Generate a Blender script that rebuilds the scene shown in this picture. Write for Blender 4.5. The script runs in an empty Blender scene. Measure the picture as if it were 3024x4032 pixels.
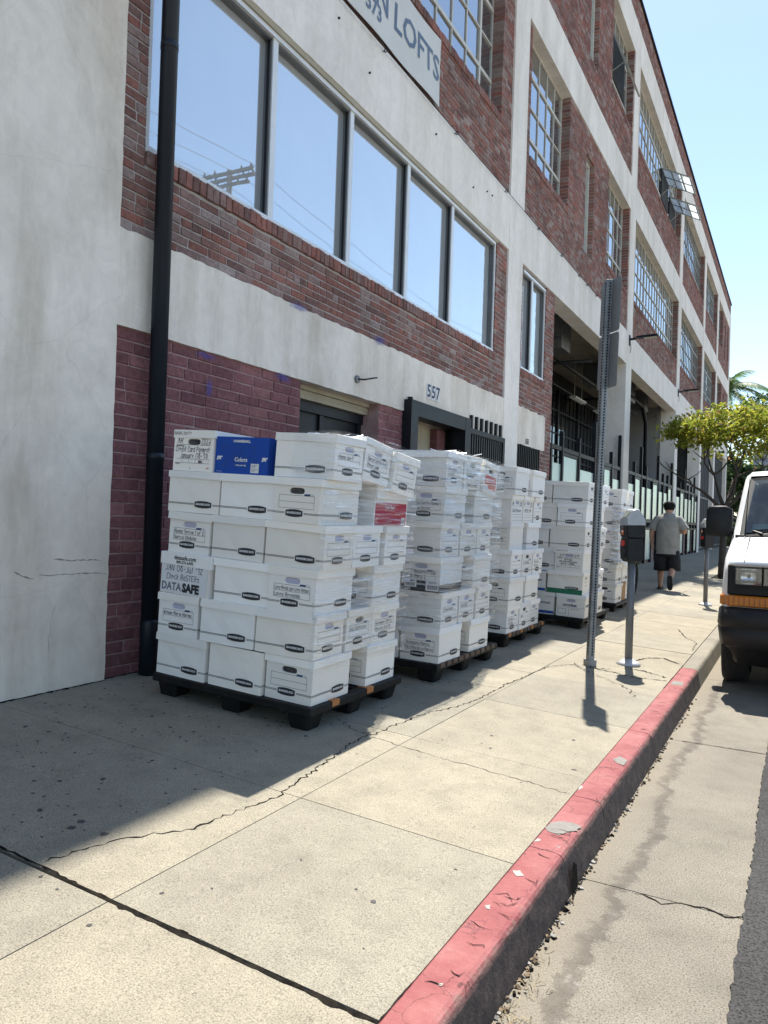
import bpy, math, random
import numpy as np
from mathutils import Vector, Matrix
RND = random.Random(11)
sc = bpy.context.scene
COL = sc.collection
rad = math.radians

# ------------------------------------------------------------------ camera
ZC = 1.27                                   # lens height above the kerb top
def unit(a):
    a = np.array(a, float); return a / np.linalg.norm(a)
_f, _cx, _cy = 3000.0, 1512.0, 2016.0
_Y = unit([(3144 - _cx) / _f, (2089 - _cy) / _f, 1])      # street direction as the lens sees it
_Z = np.array([.03, -1.0, 0]); _Z = unit(_Z - _Z.dot(_Y) * _Y)
_X = np.cross(_Y, _Z)
AX = np.stack([_X, _Y, _Z])
cam_d = bpy.data.cameras.new('camera'); cam = bpy.data.objects.new('camera', cam_d); COL.objects.link(cam)
cam_d.sensor_fit = 'HORIZONTAL'; cam_d.sensor_width = 36; cam_d.lens = 36 * _f / 3024
cam_d.clip_start = .05; cam_d.clip_end = 3000
cam.matrix_world = Matrix(((AX[0][0], -AX[0][1], -AX[0][2], 0), (AX[1][0], -AX[1][1], -AX[1][2], 0),
                           (AX[2][0], -AX[2][1], -AX[2][2], ZC), (0, 0, 0, 1)))
sc.camera = cam
def proj(p):
    v = AX.T @ (np.array(p, float) - np.array([0, 0, ZC]))
    return v[0] / v[2] * _f + _cx, v[1] / v[2] * _f + _cy, v[2]

# ------------------------------------------------------------------ light
SUN = Vector((-.118, .56, 1)).normalized()
world = bpy.data.worlds.new('World'); sc.world = world; world.use_nodes = True
wn = world.node_tree.nodes; wl = world.node_tree.links
sky = wn.new('ShaderNodeTexSky'); sky.sky_type = 'NISHITA'; sky.sun_disc = False
sky.sun_elevation = math.asin(SUN.z); sky.sun_rotation = math.atan2(SUN.x, SUN.y)
sky.air_density = 1.0; sky.dust_density = .35; sky.ozone_density = .7; sky.altitude = 0
tint = wn.new('ShaderNodeMix'); tint.data_type = 'RGBA'; tint.blend_type = 'MULTIPLY'; tint.inputs[0].default_value = 1; tint.inputs[7].default_value = (1.0, 1.01, 1.0, 1)
wl.new(sky.outputs[0], tint.inputs[6]); wl.new(tint.outputs[2], wn['Background'].inputs[0]); wn['Background'].inputs[1].default_value = .105
sun_d = bpy.data.lights.new('sun', 'SUN'); sun_d.energy = 4.9; sun_d.angle = rad(.53); sun_d.color = (1, .955, .88)
sun = bpy.data.objects.new('sun', sun_d); COL.objects.link(sun)
sun.rotation_euler = SUN.to_track_quat('Z', 'Y').to_euler(); sun.location = (0, 0, 40)
sc.view_settings.view_transform = 'Standard'; sc.view_settings.look = 'None'
sc.view_settings.exposure = 1.15; sc.view_settings.gamma = 1; sc.view_settings.use_curve_mapping = False
sc.cycles.max_bounces = 8; sc.cycles.diffuse_bounces = 4; sc.cycles.transparent_max_bounces = 24
sc.cycles.caustics_reflective = False; sc.cycles.caustics_refractive = False
sc.cycles.use_denoising = True

# ------------------------------------------------------------------ materials
def node_mat(name):
    m = bpy.data.materials.new(name); m.use_nodes = True
    nt = m.node_tree; return m, nt, nt.nodes['Principled BSDF']
def ramp(nt, stops):
    r = nt.nodes.new('ShaderNodeValToRGB'); e = r.color_ramp.elements
    while len(e) > 1: e.remove(e[0])
    e[0].position = stops[0][0]; e[0].color = (*stops[0][1], 1) if not isinstance(stops[0][1], (int, float)) else (stops[0][1],) * 3 + (1,)
    for p, c in stops[1:]:
        k = e.new(p); k.color = (*c, 1) if not isinstance(c, (int, float)) else (c, c, c, 1)
    return r
def pos_noise(nt, scale, detail=5, rough=.6, stretch=(1, 1, 1), obj=False, distort=0):
    if obj:
        g = nt.nodes.new('ShaderNodeTexCoord'); src = g.outputs['Object']
    else:
        g = nt.nodes.new('ShaderNodeNewGeometry'); src = g.outputs['Position']
    mp = nt.nodes.new('ShaderNodeMapping'); mp.inputs['Scale'].default_value = stretch
    nt.links.new(src, mp.inputs[0])
    n = nt.nodes.new('ShaderNodeTexNoise'); n.inputs['Scale'].default_value = scale
    n.inputs['Detail'].default_value = detail; n.inputs['Roughness'].default_value = rough
    n.inputs['Distortion'].default_value = distort
    nt.links.new(mp.outputs[0], n.inputs['Vector']); return n
def mixc(nt, fac, a, b, mode='MIX'):
    n = nt.nodes.new('ShaderNodeMix'); n.data_type = 'RGBA'; n.blend_type = mode
    for s, v in ((n.inputs[0], fac), (n.inputs[6], a), (n.inputs[7], b)):
        if hasattr(v, 'is_output') or isinstance(v, bpy.types.NodeSocket): nt.links.new(v, s)
        elif isinstance(v, (int, float)): s.default_value = v
        else: s.default_value = (*v, 1)
    return n.outputs[2]
def mathn(nt, op, a, b=0.0, clamp=False):
    n = nt.nodes.new('ShaderNodeMath'); n.operation = op; n.use_clamp = clamp
    for s, v in ((n.inputs[0], a), (n.inputs[1], b)):
        if isinstance(v, bpy.types.NodeSocket): nt.links.new(v, s)
        else: s.default_value = v
    return n.outputs[0]
def bump(nt, b, h, strength=.3, dist=.01):
    n = nt.nodes.new('ShaderNodeBump'); n.inputs['Strength'].default_value = strength; n.inputs['Distance'].default_value = dist
    nt.links.new(h, n.inputs['Height']); nt.links.new(n.outputs[0], b.inputs['Normal'])
def pm(name, c1, c2=None, scale=3, rough=.7, metal=0, bmp=None, lo=.35, hi=.65, stretch=(1, 1, 1), spec=.5, obj=False, detail=5):
    m, nt, b = node_mat(name)
    b.inputs['Roughness'].default_value = rough; b.inputs['Metallic'].default_value = metal
    b.inputs['Specular IOR Level'].default_value = spec
    if c2 is None: b.inputs['Base Color'].default_value = (*c1, 1)
    else:
        n = pos_noise(nt, scale, detail, stretch=stretch, obj=obj)
        r = ramp(nt, [(lo, c1), (hi, c2)]); nt.links.new(n.outputs[0], r.inputs[0]); nt.links.new(r.outputs[0], b.inputs['Base Color'])
    if bmp:
        n2 = pos_noise(nt, bmp[0], 4, obj=obj); bump(nt, b, n2.outputs[0], bmp[1], bmp[2])
    return m

def mk_plaster(name, ca, cb, stain):
    m, nt, b = node_mat(name); b.inputs['Roughness'].default_value = .88; b.inputs['Specular IOR Level'].default_value = .25
    n1 = pos_noise(nt, .8, 10, .68, distort=.5); r1 = ramp(nt, [(.34, cb), (.54, ca), (.75, tuple(min(1, c * 1.1) for c in ca))]); nt.links.new(n1.outputs[0], r1.inputs[0])
    n2 = pos_noise(nt, 2.0, 8, .68, stretch=(1, 1, .2)); r2 = ramp(nt, [(.45, 0.0), (.7, .75)]); nt.links.new(n2.outputs[0], r2.inputs[0])
    c = mixc(nt, r2.outputs[0], r1.outputs[0], stain)
    n5 = pos_noise(nt, 6, 6, .7, distort=1.2); r5 = ramp(nt, [(.33, .93), (.66, 1.03)]); nt.links.new(n5.outputs[0], r5.inputs[0])
    c = mixc(nt, 1.0, c, r5.outputs[0], 'MULTIPLY')
    v = nt.nodes.new('ShaderNodeTexVoronoi'); v.feature = 'DISTANCE_TO_EDGE'; v.inputs['Scale'].default_value = 1.15
    g = nt.nodes.new('ShaderNodeNewGeometry'); n3 = pos_noise(nt, 2.6, 5)
    c3 = mixc(nt, .18, g.outputs['Position'], n3.outputs['Color'], 'ADD'); nt.links.new(c3, v.inputs['Vector'])
    r3 = ramp(nt, [(.0012, .8), (.005, 1.0)]); nt.links.new(v.outputs['Distance'], r3.inputs[0])
    c = mixc(nt, .45, c, r3.outputs[0], 'MULTIPLY')
    nt.links.new(c, b.inputs['Base Color'])
    n4 = pos_noise(nt, 35, 6, .7); bump(nt, b, n4.outputs[0], .35, .01); return m
PLASTER = mk_plaster('plaster', (.88, .795, .69), (.73, .65, .55), (.56, .46, .35))  # warm bounce off the pavement is put into this plaster colour
PLASTER_UP = mk_plaster('plaster_upper', (.89, .83, .755), (.80, .745, .675), (.68, .61, .52))

def mk_brick(name, stops, fleck):
    m, nt, b = node_mat(name); b.inputs['Roughness'].default_value = .9; b.inputs['Specular IOR Level'].default_value = .2
    a = nt.nodes.new('ShaderNodeAttribute'); a.attribute_name = 'rnd'
    r = ramp(nt, stops); nt.links.new(a.outputs['Fac'], r.inputs[0])
    n = pos_noise(nt, 26, 6, .7); rr = ramp(nt, [(.34, .72), (.62, 1.14)]); nt.links.new(n.outputs[0], rr.inputs[0])
    c = mixc(nt, 1.0, r.outputs[0], rr.outputs[0], 'MULTIPLY')
    n2 = pos_noise(nt, 40, 4, .6); r2 = ramp(nt, [(.66, 0.0), (.72, fleck)]); nt.links.new(n2.outputs[0], r2.inputs[0])
    c = mixc(nt, r2.outputs[0], c, (.55, .5, .46))
    n3 = pos_noise(nt, 1.7, 5, .6); r3 = ramp(nt, [(.4, .78), (.65, 1.12)]); nt.links.new(n3.outputs[0], r3.inputs[0])
    c = mixc(nt, 1.0, c, r3.outputs[0], 'MULTIPLY')
    nt.links.new(c, b.inputs['Base Color'])
    n4 = pos_noise(nt, 60, 6, .75); bump(nt, b, n4.outputs[0], .8, .012); return m
BRICK = mk_brick('brick', [(0, (.2, .115, .1)), (.25, (.285, .14, .115)), (.48, (.345, .145, .112)), (.62, (.285, .175, .15)), (.85, (.33, .225, .2)), (1, (.38, .3, .27))], .75)
BRICK_PAINT = mk_brick('painted_brick', [(0, (.22, .095, .1)), (.35, (.275, .118, .122)), (.8, (.3, .13, .132)), (1, (.36, .165, .16))], .3)
MORTAR = pm('mortar', (.38, .34, .315), (.5, .46, .43), 9, .95, bmp=(70, .6, .01))
MORTAR_PAINT = pm('painted_mortar', (.32, .18, .175), (.42, .3, .285), 9, .95, bmp=(70, .6, .01))

def mk_concrete(name, ca, cb, cs, speck=.5, bstr=.5, spot=False, fine=190):
    m, nt, b = node_mat(name); b.inputs['Roughness'].default_value = .9; b.inputs['Specular IOR Level'].default_value = .25
    n1 = pos_noise(nt, 1.1, 8, .6); r1 = ramp(nt, [(.32, cb), (.62, ca)]); nt.links.new(n1.outputs[0], r1.inputs[0])
    n2 = pos_noise(nt, .55, 9, .7, distort=.7); r2 = ramp(nt, [(.46, 0.0), (.68, .75)]); nt.links.new(n2.outputs[0], r2.inputs[0])
    c = mixc(nt, r2.outputs[0], r1.outputs[0], cs)
    n8 = pos_noise(nt, 5.5, 7, .7); r8 = ramp(nt, [(.3, .84), (.5, 1.0), (.7, 1.09)]); nt.links.new(n8.outputs[0], r8.inputs[0]); c = mixc(nt, 1.0, c, r8.outputs[0], 'MULTIPLY')
    n3 = pos_noise(nt, fine, 3, .8); r3 = ramp(nt, [(.36, 1 - speck), (.5, 1.0), (.66, 1 + speck * .45)]); nt.links.new(n3.outputs[0], r3.inputs[0])
    c = mixc(nt, 1.0, c, r3.outputs[0], 'MULTIPLY')
    n6 = pos_noise(nt, 46, 4, .7, stretch=(1, .5, 1)); r6 = ramp(nt, [(.65, 1.0), (.72, .5)]); nt.links.new(n6.outputs[0], r6.inputs[0])
    c = mixc(nt, .8, c, r6.outputs[0], 'MULTIPLY')
    nt.links.new(c, b.inputs['Base Color'])
    bump(nt, b, n3.outputs[0], bstr, .006); return m, nt, b, c
SIDEWALK = mk_concrete('sidewalk_concrete', (0.300, 0.268, 0.202), (0.255, 0.229, 0.174), (0.212, 0.188, 0.145))[0]
SIDEWALK_B = mk_concrete('sidewalk_concrete_worn', (0.272, 0.249, 0.192), (0.239, 0.215, 0.170), (0.193, 0.172, 0.136))[0]
GUTTER, _gnt, _gb, _gc = mk_concrete('gutter_concrete', (0.241, 0.217, 0.172), (0.202, 0.179, 0.148), (0.163, 0.148, 0.124), speck=.6, bstr=.8, fine=150)
# damp dirty line where the gutter water runs, wandering about x = -0.58
_g = _gnt.nodes.new('ShaderNodeNewGeometry'); _s = _gnt.nodes.new('ShaderNodeSeparateXYZ'); _gnt.links.new(_g.outputs['Position'], _s.inputs[0])
_w = pos_noise(_gnt, 1.5, 6, .65, stretch=(.15, 1, 1)); _w2 = pos_noise(_gnt, 11, 8, .78)
_off = mathn(_gnt, 'MULTIPLY', mathn(_gnt, 'SUBTRACT', _w.outputs[0], .5), .32)
_off2 = mathn(_gnt, 'MULTIPLY', mathn(_gnt, 'SUBTRACT', _w2.outputs[0], .5), .2)
_d = mathn(_gnt, 'ABSOLUTE', mathn(_gnt, 'ADD', mathn(_gnt, 'ADD', mathn(_gnt, 'ADD', _s.outputs[0], .585), _off), _off2))
_r = ramp(_gnt, [(.0, .8), (.026, .7), (.034, .25), (.048, .0)]); _gnt.links.new(_d, _r.inputs[0])
_n = pos_noise(_gnt, 14, 5, .7); _rs = ramp(_gnt, [(.4, (.085, .072, .06)), (.6, (.13, .112, .095)), (.7, (.25, .235, .215))]); _gnt.links.new(_n.outputs[0], _rs.inputs[0])
_c2 = mixc(_gnt, _r.outputs[0], _gc, _rs.outputs[0])
_r2 = ramp(_gnt, [(.0, .75), (.5, .35), (1.0, .0)])                     # silt against the kerb
_dk = mathn(_gnt, 'MULTIPLY', mathn(_gnt, 'ADD', _s.outputs[0], .74), 6.0); _gnt.links.new(mathn(_gnt, 'ADD', _dk, mathn(_gnt, 'MULTIPLY', _off2, 5.0)), _r2.inputs[0])
_c3 = mixc(_gnt, _r2.outputs[0], _c2, (.22, .19, .14))
_gnt.links.new(_c3, _gb.inputs['Base Color'])
ASPHALT = mk_concrete('asphalt', (0.053, 0.052, 0.050), (0.038, 0.036, 0.036), (0.065, 0.061, 0.058), speck=.85, bstr=1.0, fine=110)[0]
BED = pm('joint_dirt', (.012, .0105, .009), (.03, .026, .021), 20, .95, spec=.05)
DIRT = pm('soil', (.13, .09, .055), (.22, .16, .1), 14, .95, bmp=(40, 1, .02))

def mk_kerb():
    m, nt, b = node_mat('kerb_red_paint'); b.inputs['Roughness'].default_value = .75; b.inputs['Specular IOR Level'].default_value = .3
    g = nt.nodes.new('ShaderNodeNewGeometry'); s = nt.nodes.new('ShaderNodeSeparateXYZ'); nt.links.new(g.outputs['Position'], s.inputs[0])
    n = pos_noise(nt, 3.5, 9, .72); rp = ramp(nt, [(.3, (.17, .04, .042)), (.46, (.235, .066, .066)), (.6, (.28, .098, .094)), (.75, (.33, .17, .155))]); nt.links.new(n.outputs[0], rp.inputs[0])
    conc = ramp(nt, [(.4, (.36, .335, .28)), (.62, (.45, .42, .36))]); n1 = pos_noise(nt, 20, 5); nt.links.new(n1.outputs[0], conc.inputs[0])
    # paint worn through in flakes
    n2 = pos_noise(nt, 4.5, 8, .72, distort=.4); rw = ramp(nt, [(.66, 0.0), (.675, 1.0)]); nt.links.new(n2.outputs[0], rw.inputs[0])
    c = mixc(nt, rw.outputs[0], rp.outputs[0], conc.outputs[0])
    # thin cracks of the paint film
    v = nt.nodes.new('ShaderNodeTexVoronoi'); v.feature = 'DISTANCE_TO_EDGE'; v.inputs['Scale'].default_value = 6.5
    n3 = pos_noise(nt, 8, 5); c3 = mixc(nt, .12, g.outputs['Position'], n3.outputs['Color'], 'ADD'); nt.links.new(c3, v.inputs['Vector'])
    rc = ramp(nt, [(.004, .35), (.016, 1.0)]); nt.links.new(v.outputs['Distance'], rc.inputs[0])
    n4 = pos_noise(nt, 2.2, 4); rc4 = ramp(nt, [(.42, 0.0), (.55, 1.0)]); nt.links.new(n4.outputs[0], rc4.inputs[0])
    c = mixc(nt, rc4.outputs[0], c, mixc(nt, 1.0, c, rc.outputs[0], 'MULTIPLY'))
    # tyre rubber and grime that coats the kerb's face
    n5 = pos_noise(nt, 9, 7, .7); off = mathn(nt, 'MULTIPLY', mathn(nt, 'SUBTRACT', n5.outputs[0], .5), .07)
    h = mathn(nt, 'ADD', s.outputs[2], off); rf = ramp(nt, [(.0, 1.0), (.44, 1.0), (.52, 0.0)])
    nt.links.new(mathn(nt, 'ADD', mathn(nt, 'MULTIPLY', h, 3.0), .55, True), rf.inputs[0])
    n6 = pos_noise(nt, 16, 7, .75); gr = ramp(nt, [(.35, (.022, .02, .021)), (.55, (.06, .045, .042)), (.66, (.1, .075, .065)), (.75, (.26, .24, .2))]); nt.links.new(n6.outputs[0], gr.inputs[0])
    nw = pos_noise(nt, 18, 7, .75); wx = mathn(nt, 'ADD', mathn(nt, 'MULTIPLY', mathn(nt, 'ADD', s.outputs[0], .80), 9.0), mathn(nt, 'MULTIPLY', mathn(nt, 'SUBTRACT', nw.outputs[0], .5), 1.5)); rw2 = ramp(nt, [(.28, 0.0), (.42, .75)]); nt.links.new(wx, rw2.inputs[0])
    c = mixc(nt, rw2.outputs[0], c, (.2, .12, .1))
    c = mixc(nt, rf.outputs[0], c, gr.outputs[0])
    nt.links.new(c, b.inputs['Base Color'])
    n7 = pos_noise(nt, 45, 5, .7); bump(nt, b, n7.outputs[0], .6, .008); return m
KERB_RED = mk_kerb()
KERB_GREY = mk_concrete('kerb_concrete', (0.265, 0.241, 0.191), (0.222, 0.202, 0.167), (0.156, 0.144, 0.119), bstr=.6)[0]
CRACK = pm('crack_shadow', (.006, .005, .0045), (.022, .018, .014), 30, .95, spec=.05)
GUM = pm('gum_black', (.025, .024, .024), (.06, .056, .053), 12, .8)
PATCH = pm('mortar_patch', (.15, .14, .125), (.21, .195, .175), 12, .9, bmp=(60, .5, .01))
WHITECHIP = pm('bare_filler', (.26, .235, .21), (.34, .31, .28), 40)

# glass and metals
def mk_glass(name, milky, mix0, ior, tint=(1, 1, 1), r=.01):
    m, nt, b = node_mat(name); nt.nodes.remove(b)
    out = nt.nodes['Material Output']
    d = nt.nodes.new('ShaderNodeBsdfDiffuse')
    n = pos_noise(nt, .7, 3); rr = ramp(nt, [(.3, tuple(c * .9 for c in milky)), (.7, milky)]); nt.links.new(n.outputs[0], rr.inputs[0]); nt.links.new(rr.outputs[0], d.inputs[0])
    g = nt.nodes.new('ShaderNodeBsdfGlossy'); g.inputs['Roughness'].default_value = r; g.inputs[0].default_value = (*tint, 1)
    f = nt.nodes.new('ShaderNodeFresnel'); f.inputs[0].default_value = ior
    k = mathn(nt, 'ADD', mathn(nt, 'MULTIPLY', f.outputs[0], 1 - mix0), mix0, True)
    nb = nt.nodes.new('ShaderNodeBump'); nb.inputs['Strength'].default_value = .07; nb.inputs['Distance'].default_value = .02
    n2 = pos_noise(nt, .8, 2); nt.links.new(n2.outputs[0], nb.inputs['Height']); nt.links.new(nb.outputs[0], g.inputs['Normal'])
    mx = nt.nodes.new('ShaderNodeMixShader'); nt.links.new(k, mx.inputs[0]); nt.links.new(d.outputs[0], mx.inputs[1]); nt.links.new(g.outputs[0], mx.inputs[2])
    nt.links.new(mx.outputs[0], out.inputs[0]); return m
GLASS_BIG = mk_glass('coated_window_glass', (.58, .60, .60), .5, 1.55, (.97, 1, 1))
GLASS_SASH = mk_glass('old_window_glass', (.07, .08, .085), .40, 1.6, (.97, .99, 1), .02)
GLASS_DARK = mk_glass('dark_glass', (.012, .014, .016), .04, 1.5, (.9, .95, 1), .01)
FROST = mk_glass('frosted_glass', (.40, .50, .49), .05, 1.45, (.9, 1, 1), .25)
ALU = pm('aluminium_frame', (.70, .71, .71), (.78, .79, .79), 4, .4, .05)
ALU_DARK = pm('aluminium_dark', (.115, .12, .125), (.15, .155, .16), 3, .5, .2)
SASH = pm('cream_sash_paint', (.55, .53, .47), (.64, .62, .56), 8, .6)
SASH_GREY = pm('grey_sash_paint', (.30, .30, .28), (.40, .40, .37), 6, .6)
BLACKMETAL = pm('black_painted_steel', (.006, .0075, .010), (.012, .0135, .017), 4, .5, spec=.28, bmp=(90, .05, .002))
NAVYPIPE = pm('pipe_black_paint', (.007, .011, .017), (.012, .018, .026), 3, .4, spec=.35, stretch=(1, 1, .2))
GALV = pm('galvanised_steel', (.20, .215, .225), (.29, .305, .315), 14, .5, .45, bmp=(60, .1, .002))
SIGNBACK = pm('sign_back_aluminium', (.20, .21, .215), (.27, .28, .285), 2.5, .5, .4)
GREYPOST = pm('meter_post_grey', (.13, .135, .14), (.19, .195, .2), 8, .55, .3, stretch=(1, 1, .2))
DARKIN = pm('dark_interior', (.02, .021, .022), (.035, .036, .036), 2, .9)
CEILING = pm('old_ceiling_paint', (.33, .29, .22), (.42, .38, .3), 2, .85)
GREYWALL = pm('grey_interior_wall', (.36, .37, .38), (.43, .44, .45), 1.2, .85)
RAWCON = pm('raw_concrete', (.2, .19, .17), (.33, .31, .28), 1.6, .9, bmp=(18, .5, .02), detail=8)
DUCT = pm('duct_metal', (.16, .165, .17), (.22, .225, .23), 3, .5, .5)
BEIGE = pm('beige_paint', (.36, .31, .22), (.44, .39, .29), 3, .8)

# ------------------------------------------------------------------ mesh helpers
class MB:
    def __init__(s): s.v = []; s.f = []; s.m = []
    def add(s, vs, fs, mi=0):
        o = len(s.v); s.v += [tuple(p) for p in vs]
        for f in fs: s.f.append([o + i for i in f]); s.m.append(mi)
        return s
    def box(s, x0, x1, y0, y1, z0, z1, mi=0, M=None):
        vs = [Vector((x, y, z)) for z in (z0, z1) for y in (y0, y1) for x in (x0, x1)]
        if M is not None: vs = [M @ p for p in vs]
        return s.add(vs, [(0, 2, 3, 1), (4, 5, 7, 6), (0, 1, 5, 4), (2, 6, 7, 3), (0, 4, 6, 2), (1, 3, 7, 5)], mi)
    def bbox(s, x0, x1, y0, y1, z0, z1, c=.01, mi=0, M=None):
        """box with chamfered upright and top edges"""
        ring = lambda i, z: [Vector(p) for p in ((x0 + i + c, y0 + i, z), (x1 - i - c, y0 + i, z), (x1 - i, y0 + i + c, z), (x1 - i, y1 - i - c, z), (x1 - i - c, y1 - i, z), (x0 + i + c, y1 - i, z), (x0 + i, y1 - i - c, z), (x0 + i, y0 + i + c, z))]
        rs = [ring(c, z0), ring(0, z0 + c), ring(0, z1 - c), ring(c, z1)]
        if M is not None: rs = [[M @ p for p in r] for r in rs]
        return s.loft(rs, mi, True)
    def loft(s, rings, mi=0, cap=True, closed=True):
        n = len(rings[0]); o = len(s.v)
        for r in rings: s.v += [tuple(p) for p in r]
        for k in range(len(rings) - 1):
            for i in range(n if closed else n - 1):
                j = (i + 1) % n; s.f.append([o + k * n + i, o + k * n + j, o + (k + 1) * n + j, o + (k + 1) * n + i]); s.m.append(mi)
        if cap:
            s.f.append([o + i for i in range(n)][::-1]); s.m.append(mi)
            b = o + (len(rings) - 1) * n; s.f.append([b + i for i in range(n)]); s.m.append(mi)
        return s
    def tube(s, pts, rs, n=8, mi=0, cap=True, sy=1.0):
        pts = [Vector(p) for p in pts]
        if isinstance(rs, (int, float)): rs = [rs] * len(pts)
        rings = []; u = None
        for i, p in enumerate(pts):
            t = (pts[min(i + 1, len(pts) - 1)] - pts[max(i - 1, 0)]); t = t.normalized() if t.length > 1e-9 else Vector((0, 0, 1))
            if u is None:
                u = Vector((1, 0, 0)) if abs(t.x) < .9 else Vector((0, 1, 0))
            u = (u - u.dot(t) * t).normalized(); w = t.cross(u)
            rings.append([p + (u * math.cos(a) + w * math.sin(a) * sy) * rs[i] for a in (2 * math.pi * k / n for k in range(n))])
        return s.loft(rings, mi, cap)
    def prism(s, outline, ext, mi=0):
        a = [Vector(p) for p in outline]; e = Vector(ext); n = len(a)
        s.add(a + [p + e for p in a], [list(range(n))[::-1], list(range(n, 2 * n))] + [(i, (i + 1) % n, n + (i + 1) % n, n + i) for i in range(n)], mi); return s
    def poly(s, pts, mi=0): return s.add(pts, [list(range(len(pts)))], mi)
    def mesh(s, name, mats, smooth=False):
        me = bpy.data.meshes.new(name); me.from_pydata(s.v, [], s.f)
        for m in (mats if isinstance(mats, (list, tuple)) else [mats]): me.materials.append(m)
        me.polygons.foreach_set('material_index', s.m)
        if smooth: me.polygons.foreach_set('use_smooth', [True] * len(s.f))
        me.update(); return me
    def build(s, name, mats, parent=None, smooth=False, local=False, label=None):
        return put(name, s.mesh(name, mats, smooth), parent, local, label)
def put(name, me, parent=None, local=False, label=None):
    o = bpy.data.objects.new(name, me); COL.objects.link(o)
    if parent is not None:
        o.parent = parent
        if not local and parent.type == 'EMPTY': o.matrix_parent_inverse = parent.matrix_basis.inverted()
    if label: o['label'] = label
    return o
def tag(o, label, cat, group=None, kind=None):
    if label: o['label'] = label
    if cat: o['category'] = cat
    if group: o['group'] = group
    if kind: o['kind'] = kind
    return o
def thing(name, label, cat, loc=(0, 0, 0), M=None, group=None):
    o = bpy.data.objects.new(name, None); COL.objects.link(o); o.empty_display_size = .1
    o.matrix_basis = M if M is not None else Matrix.Translation(loc)
    return tag(o, label, cat, group)
def copy_tree(o, parent=None):
    c = o.copy(); COL.objects.link(c); c.parent = parent
    for ch in o.children: copy_tree(ch, c)
    return c
_txt = {}
def text_mesh(body, size, mat, align='CENTER', bold=0.0, sx=1.0):
    key = (body, size, mat.name, align, bold, sx)
    if key in _txt: return _txt[key]
    cu = bpy.data.curves.new('t', 'FONT'); cu.body = body; cu.size = size; cu.align_x = align; cu.align_y = 'CENTER'
    cu.resolution_u = 2; cu.offset = bold; cu.fill_mode = 'FRONT'
    ob = bpy.data.objects.new('t', cu); COL.objects.link(ob)
    dg = bpy.context.evaluated_depsgraph_get(); dg.update()
    me = bpy.data.meshes.new_from_object(ob.evaluated_get(dg)); me.materials.clear(); me.materials.append(mat)
    if sx != 1: me.transform(Matrix.Diagonal((sx, 1, 1, 1)))
    COL.objects.unlink(ob); bpy.data.objects.remove(ob); _txt[key] = me; return me
def text_into(mb, body, size, M, mi, align='CENTER', bold=0.0, sx=1.0):
    me = text_mesh(body, size, BLACKMETAL, align, bold, sx)
    mb.add([M @ v.co for v in me.vertices], [list(p.vertices) for p in me.polygons], mi)
# pen strokes for handwriting, on a 4 x 6 grid
PEN = {'A': '002640 1333', 'B': '0006364413030 033424030'.split()[0] if 0 else '00063635331303 33424030 3000', 'C': '45361605011040', 'D': '0006263532300', 'E': '46060040 0333', 'F': '460600 0333', 'G': '453616050110304143 4323',
       'H': '0006 4046 0343', 'I': '2026', 'J': '36311000', 'K': '0006 4603 0340', 'L': '060040', 'M': '0006234640', 'N': '00064046', 'O': '1636454130100105 1605', 'P': '00063645343303', 'Q': '163645413010010516 3140', 'R': '00063645343303 2340',
       'S': '45361605041333424130100', 'T': '0646 2620', 'U': '060110304146', 'V': '062046', 'W': '0610243046', 'X': '0046 0640', 'Y': '062346 2320', 'Z': '06460040',
       'a': '34140301102031 3430', 'b': '0600 0314334231100', 'c': '341403011030', 'd': '36301001031434', 'e': '03334233140301103', 'f': '361510 0434', 'g': '341403011131 343', 'h': '0600 03143430', 'i': '1410', 'j': '1410', 'k': '0600 3402 0230', 'l': '1610', 'm': '0004 03142420 24344340', 'n': '0004 03143430',
       'o': '1403011030313324 1424', 'p': '040 0414333211', 'q': '3414030111 3430', 'r': '0004 031434', 's': '341403233130100', 't': '1610 0434', 'u': '040110303430', 'v': '041034', 'w': '0410233044', 'x': '0034 0430', 'y': '0412 3400', 'z': '04340030',
       '0': '1636454130100105 1605', '1': '052620', '2': '05163635000040', '3': '0646244341300 ', '4': '363001 0242', '5': '46060424333120100', '6': '36140100304132120', '7': '064610', '8': '163625140302113042331605', '9': '3424131525363430', '/': '0046', '-': '0333', '(': '26141220', ')': '06141200', "'": '2624', '.': '2021', ',': '2110', '&': '400526160130'}
def scribble(text, h, w=None, seed=0, width=.0035):
    """polyline pen strokes -> list of quads in the (a, b) plane, text starting at a = 0"""
    r = random.Random(seed); q = []; x = 0.0; k = h / 6
    for ch in text:
        st = PEN.get(ch)
        if st is None: x += h * .5; continue
        mx = 0; sl = r.uniform(.02, .12)
        for part in st.split():
            part = part[:len(part) // 2 * 2]
            p = [(int(part[i]), int(part[i + 1])) for i in range(0, len(part), 2)]
            p = [(x + (a + r.uniform(-.12, .12)) * k * .82 + b * k * sl, (b + r.uniform(-.15, .15)) * k) for a, b in p]
            mx = max([mx] + [a - x for a, b in p])
            for (a0, b0), (a1, b1) in zip(p, p[1:]):
                dx, dy = a1 - a0, b1 - b0; L = math.hypot(dx, dy) or 1; nx, ny = -dy / L * width / 2, dx / L * width / 2; ex, ey = dx / L * width * .4, dy / L * width * .4
                q.append([(a0 - ex + nx, b0 - ey + ny), (a0 - ex - nx, b0 - ey - ny), (a1 + ex - nx, b1 + ey - ny), (a1 + ex + nx, b1 + ey + ny)])
        x += mx + k * 1.3
    if w and x > 0:
        s = w / x; q = [[(a * s, b) for a, b in c] for c in q]
    return q, x

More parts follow.
